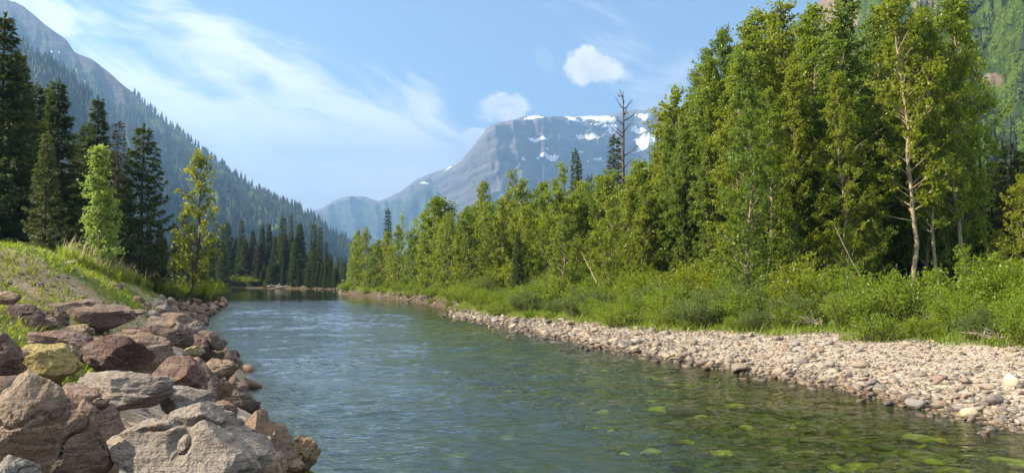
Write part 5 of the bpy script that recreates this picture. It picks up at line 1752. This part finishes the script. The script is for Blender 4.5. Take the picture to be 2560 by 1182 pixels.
def build_grass():
    r = np.random.default_rng(41)
    # earth slope on the left: patches
    N = 160000
    y = 10 + 52 * r.random(N) ** 1.4
    x = np.interp(y, LEFT[:, 1], LEFT[:, 0]) - 1.0 - 13 * r.random(N)
    sd, side = river_sd(x, y)
    n = fbm(P3(x * 0.55, y * 0.55), 4, 131) + 0.5 * fbm(P3(x * 2.2, y * 2.2), 3, 133)
    px = CX + F_PX * x / y
    dens = smoothstep(0.02, 0.5, n + 0.42 + 0.10 * np.clip(sd - 3.4, -3, 2))
    keep = (sd > 2.0) & (side == 0) & (px > -160) & (r.random(N) < dens * 0.75)
    x, y = x[keep], y[keep]
    P = np.stack([x, y, ground_z(x, y) - 0.01], 1)
    grass_mesh("grass", P, 0.06 + 0.16 * r.random(len(P)) ** 2, MAT_GRASS, 42, 0.014, 0.7, "patches of short green grass on the stony earth slope")
    # tall grass over the crest and in front of the spruces
    N = 70000
    y = 22 + 34 * r.random(N)
    x = np.interp(y, LEFT[:, 1], LEFT[:, 0]) - 2.2 - 11 * r.random(N)
    sd, side = river_sd(x, y)
    px = CX + F_PX * x / y
    n = fbm(P3(x * 0.5, y * 0.5), 3, 151)
    crest = np.interp(y, [22, 26, 32, 40, 50, 60], [4.6, 4.4, 3.6, 2.6, 1.6, 1.2])
    keep = (side == 0) & (sd > crest) & (sd < crest + 7) & (n > -0.25) & (px > 150)
    x, y = x[keep][:26000], y[keep][:26000]
    P = np.stack([x, y, ground_z(x, y) - 0.02], 1)
    grass_mesh("tall_grass", P, 0.22 + 0.40 * r.random(len(P)), MAT_GRASS, 43, 0.018, 0.3, "tall bright green grass behind the crest of the earth slope")
    # seed heads and dry stalks
    m = r.choice(len(P), 900)
    grass_mesh("dry_stalks", P[m], 0.7 + 0.5 * r.random(900), MAT_DRYGRASS, 44, 0.012, 0.25, "dry reddish stalks standing out of the tall grass")
    # right: grass at the foot of the shrubs, thick under them
    N = 120000
    y = 10 + 125 * r.random(N) ** 1.5
    x = bank_x(y) - 0.5 + 8 * r.random(N) ** 1.3
    px = CX + F_PX * x / y
    keep = px < 2680
    x, y = x[keep][:60000], y[keep][:60000]
    n = fbm(P3(x * 0.8, y * 0.8), 3, 161)
    k2 = n + (x - bank_x(y)) * 1.2 > 0.05
    x, y, n = x[k2], y[k2], n[k2]
    P = np.stack([x, y, ground_z(x, y) - 0.02], 1)
    grass_mesh("bank_grass", P, (0.10 + 0.26 * r.random(len(P)) ** 1.5) * (1 + 0.004 * y), MAT_GRASS, 45, 0.016, 0.45, "green grass thick around the shrubs of the right bank")
    # far bank sunny strip
    N = 9000
    t = r.random(N)
    px = 535 + 130 * t
    y = 165 + 12 * (1 - t) + r.random(N) * 9
    x = slopes(px, px * 0 + 705)[0] * y
    sd, side = river_sd(x, y)
    k3 = sd > 0.8
    P = np.stack([x[k3], y[k3], ground_z(x[k3], y[k3])], 1)
    grass_mesh("far_bank_grass", P, 0.5 + 0.7 * r.random(len(P)), MAT_GRASS, 46, 0.05, 0.3, "sunlit grass strip along the far bank")
    # stone chips on the earth slope
    n = 2600
    y = 9 + 40 * r.random(n) ** 1.3
    x = np.interp(y, LEFT[:, 1], LEFT[:, 0]) - 1.6 - 6 * r.random(n)
    sd, side = river_sd(x, y)
    k4 = (sd > 1.6) & (side == 0)
    x, y = x[k4], y[k4]
    sh, F = pebble_lump(r, 20, 1)
    s = np.exp(r.normal(-2.9, 0.55, len(x)))
    S = sh[r.integers(0, 20, len(x))] * s[:, None, None]
    V = (S + np.stack([x, y, ground_z(x, y) + s * 0.1], 1)[:, None, :]).reshape(-1, 3)
    FF = (np.arange(len(x))[:, None, None] * sh.shape[1] + F[None]).reshape(-1, 3)
    T = np.repeat(PEB_TINTS[r.integers(0, 7, len(x))] * 1.05, sh.shape[1], 0)
    kind(link("stone_chips", mesh_np("stone_chips", V, FF, [MAT_PEB], False, {"tint": T})), "stuff", "small broken stones strewn over the earth slope")


def log(name, a, b, rad, label, seed, branches=3, cat="log", mat=None, group=None):
    r = np.random.default_rng(seed)
    a, b = np.array(a, float), np.array(b, float)
    L = np.linalg.norm(b - a)
    s = np.linspace(0, 1, 8)[:, None]
    path = a + (b - a) * s + np.cumsum(r.normal(0, 0.012 * L, (8, 3)), 0) * 0.6
    S = Soup()
    S.add(*tube(path, rad * (1 - 0.65 * s[:, 0]), 7))
    root = bpy.data.objects.new(name, None); COL.objects.link(root)
    root.location = tuple(a)
    for v in S.V: v -= a
    link("trunk", S.mesh("trunk", [mat or MAT_DRIFT], True), root)
    for i in range(branches):
        q = r.integers(2, 7)
        d = unit((b - a) / L * 0.7 + r.normal(size=3) * 0.6 + [0, 0, 0.25])
        l = L * r.uniform(0.12, 0.35)
        p0 = path[q] - a
        B = Soup()
        B.add(*tube(np.stack([p0, p0 + d * l * 0.5 + r.normal(size=3) * 0.04 * l, p0 + d * l + [0, 0, 0.08 * l]]), [rad * 0.4, rad * 0.25, rad * 0.1], 5))
        link("branch", B.mesh("branch", [mat or MAT_DRIFT], True), root)
    return tag(root, label, cat, group)


def gp(px, py, z=None):
    p = on_level(px, py, 0.0)
    for _ in range(12):
        p = on_level(px, py, max(gz(p.x, p.y), 0.0) if z is None else z)
    return p


def build_small_things():
    # pale leaning dead stem in front of the wood
    log("leaning_stem", pt(1492, 706, 43), pt(1455, 630, 44), 0.035, "pale bare dead stem leaning out of the willows", 1, 2, mat=MAT_BARK_BRIGHT)
    log("leaning_stem", pt(2170, 722, 31), pt(2092, 566, 33), 0.026, "thin pale stem leaning left before the dark gap in the wood", 2, 2, mat=MAT_BARK_PALE)
    log("fallen_log", pt(1690, 688, 42), pt(1790, 690, 42.5), 0.06, "pale fallen pole lying level behind the willows", 3, 1)
    for i, (x0, y0, x1, y1, Y, lab) in enumerate([
        (1200, 772, 1232, 752, 60, "grey driftwood branch on the cut bank near the bar head"), (1280, 782, 1272, 764, 52, "short pale stump leaning on the cut bank"),
        (1160, 752, 1148, 736, 66, "pale dead branch poking out of the bank grass"), (1330, 778, 1400, 786, 50, "long root lying along the cut bank"),
        (1108, 768, 1150, 762, 62, "driftwood stick lying at the water's edge of the cut bank"), (1445, 788, 1490, 796, 42, "flat driftwood piece at the foot of a willow"),
        (1040, 752, 1075, 745, 78, "bleached stick on the far cut bank"), (960, 742, 985, 737, 92, "last bleached stick before the far tip of the right bank")]):
        a, b = pt(x0, y0, Y), pt(x1, y1, Y + 0.8)
        log("driftwood", a, b, 0.045 + 0.0006 * Y, lab, 20 + i, 3, "driftwood")
    for i, (x0, y0, x1, y1) in enumerate([(668, 716, 702, 712), (690, 719, 720, 715), (676, 712, 690, 718)]):
        log("fallen_log", pt(x0, y0, 160), pt(x1, y1, 161), 0.22, "bleached log stranded in a heap on the far bank", 40 + i, 2, "log", group="logs stranded on the far bank")
    # dry willow twigs
    for j, (px, py, Y) in enumerate([(1958, 800, 28), (2030, 810, 27), (2500, 850, 21), (1700, 770, 34)]):
        r = np.random.default_rng(900 + j)
        base = pt(px, py, Y); base.z = max(base.z, gz(base.x, Y))
        S = Soup()
        for i in range(26):
            az = r.normal() * 0.7 + 2.6; el = r.uniform(0.2, 0.7)
            d = np.array([math.cos(az) * math.cos(el), -0.2 + r.normal() * 0.2, math.sin(el)]); L = r.uniform(0.35, 1.0)
            o = np.array([r.normal() * 0.18, r.normal() * 0.1, 0])
            S.add(*tube(np.stack([o, o + d * L * 0.5, o + d * L + [0, 0, -0.12 * L]]), [0.014, 0.010, 0.004], 4))
        o = link("dry_branches", S.mesh("dry_branches", [MAT_DRIFT], True), loc=base)
        tag(o, ["fan of dry pale willow twigs in the middle of the shrub edge", "second fan of dry twigs, right of the widest one", "bleached twigs lying by the grey ridged rock at right", "dry brown twigs in the shrubs above the bar head"][j], "branches")
    # squared block on the crest
    bm = bmesh.new()
    bmesh.ops.create_cube(bm, size=1)
    bmesh.ops.bevel(bm, geom=bm.edges[:], offset=0.04, segments=2, affect='EDGES')
    bmesh.ops.subdivide_edges(bm, edges=bm.edges[:], cuts=3, use_grid_fill=True)
    me = bpy.data.meshes.new("concrete_block")
    for v in bm.verts:
        v.co += Vector(fbm(np.array([[v.co.x * 3, v.co.y * 3, v.co.z * 3]]), 3, 5)[0] * v.co * 0.05)
    bm.to_mesh(me); bm.free()
    me.materials.append(MAT_STONE)
    for Y in np.linspace(16, 34, 181):
        p = pt(190, 640, Y)
        if gz(p.x, Y) >= p.z: break
    p.z = gz(p.x, p.y) + 0.10
    o = link("concrete_block", me, loc=p, rot=(0.03, 0.10, 0.35), scale=(0.66, 0.35, 0.30))
    o.color = (0.55, 0.47, 0.38, 1)
    tag(o, "pale squared stone block set in tall grass on the bank crest", "block")
    # roots and stones of the cut bank
    r = np.random.default_rng(61)
    protos = [rock_mesh("bank_stone", 800 + i, 2, (1, 0.8, 0.6), 8, 0.4, 9, MAT_STONE)[0] for i in range(6)]
    for i in range(90):
        y = r.uniform(53, 135)
        xw = np.interp(y, RIGHT[::-1, 1], RIGHT[::-1, 0])
        x = xw + 0.05 + r.random() * 0.8
        s = r.uniform(0.2, 0.55)
        c = PEB_TINTS[r.integers(0, 8)] * 0.65
        o = link("bank_stone", protos[r.integers(0, 6)], loc=(x, y, max(gz(x, y), 0) + 0.1 * s), rot=(r.normal() * 0.3, r.normal() * 0.3, r.random() * 6), scale=(s, s, s))
        o.color = tuple(c) + (1,)
        tag(o, "brownish stone lying along the foot of the cut bank upstream of the bar", "stone", "stones along the cut bank")
    for i in range(26):
        t = r.random()
        x, y = -68 + 40 * t + r.normal() * 0.5, 178 - 38 * t
        sd, side = river_sd([x], [y])
        if sd[0] < 0: y += 1.5 - sd[0]
        s = r.uniform(0.3, 0.7)
        o = link("bank_stone", protos[r.integers(0, 6)], loc=(x, y, 0.15), rot=(0, 0, r.random() * 6), scale=(s, s, s))
        o.color = (0.13, 0.10, 0.07, 1)
        tag(o, "small stone on the water line of the far bank", "stone", "stones along the far bank")


build_boulders()
build_gravel()
build_grass()
build_small_things()
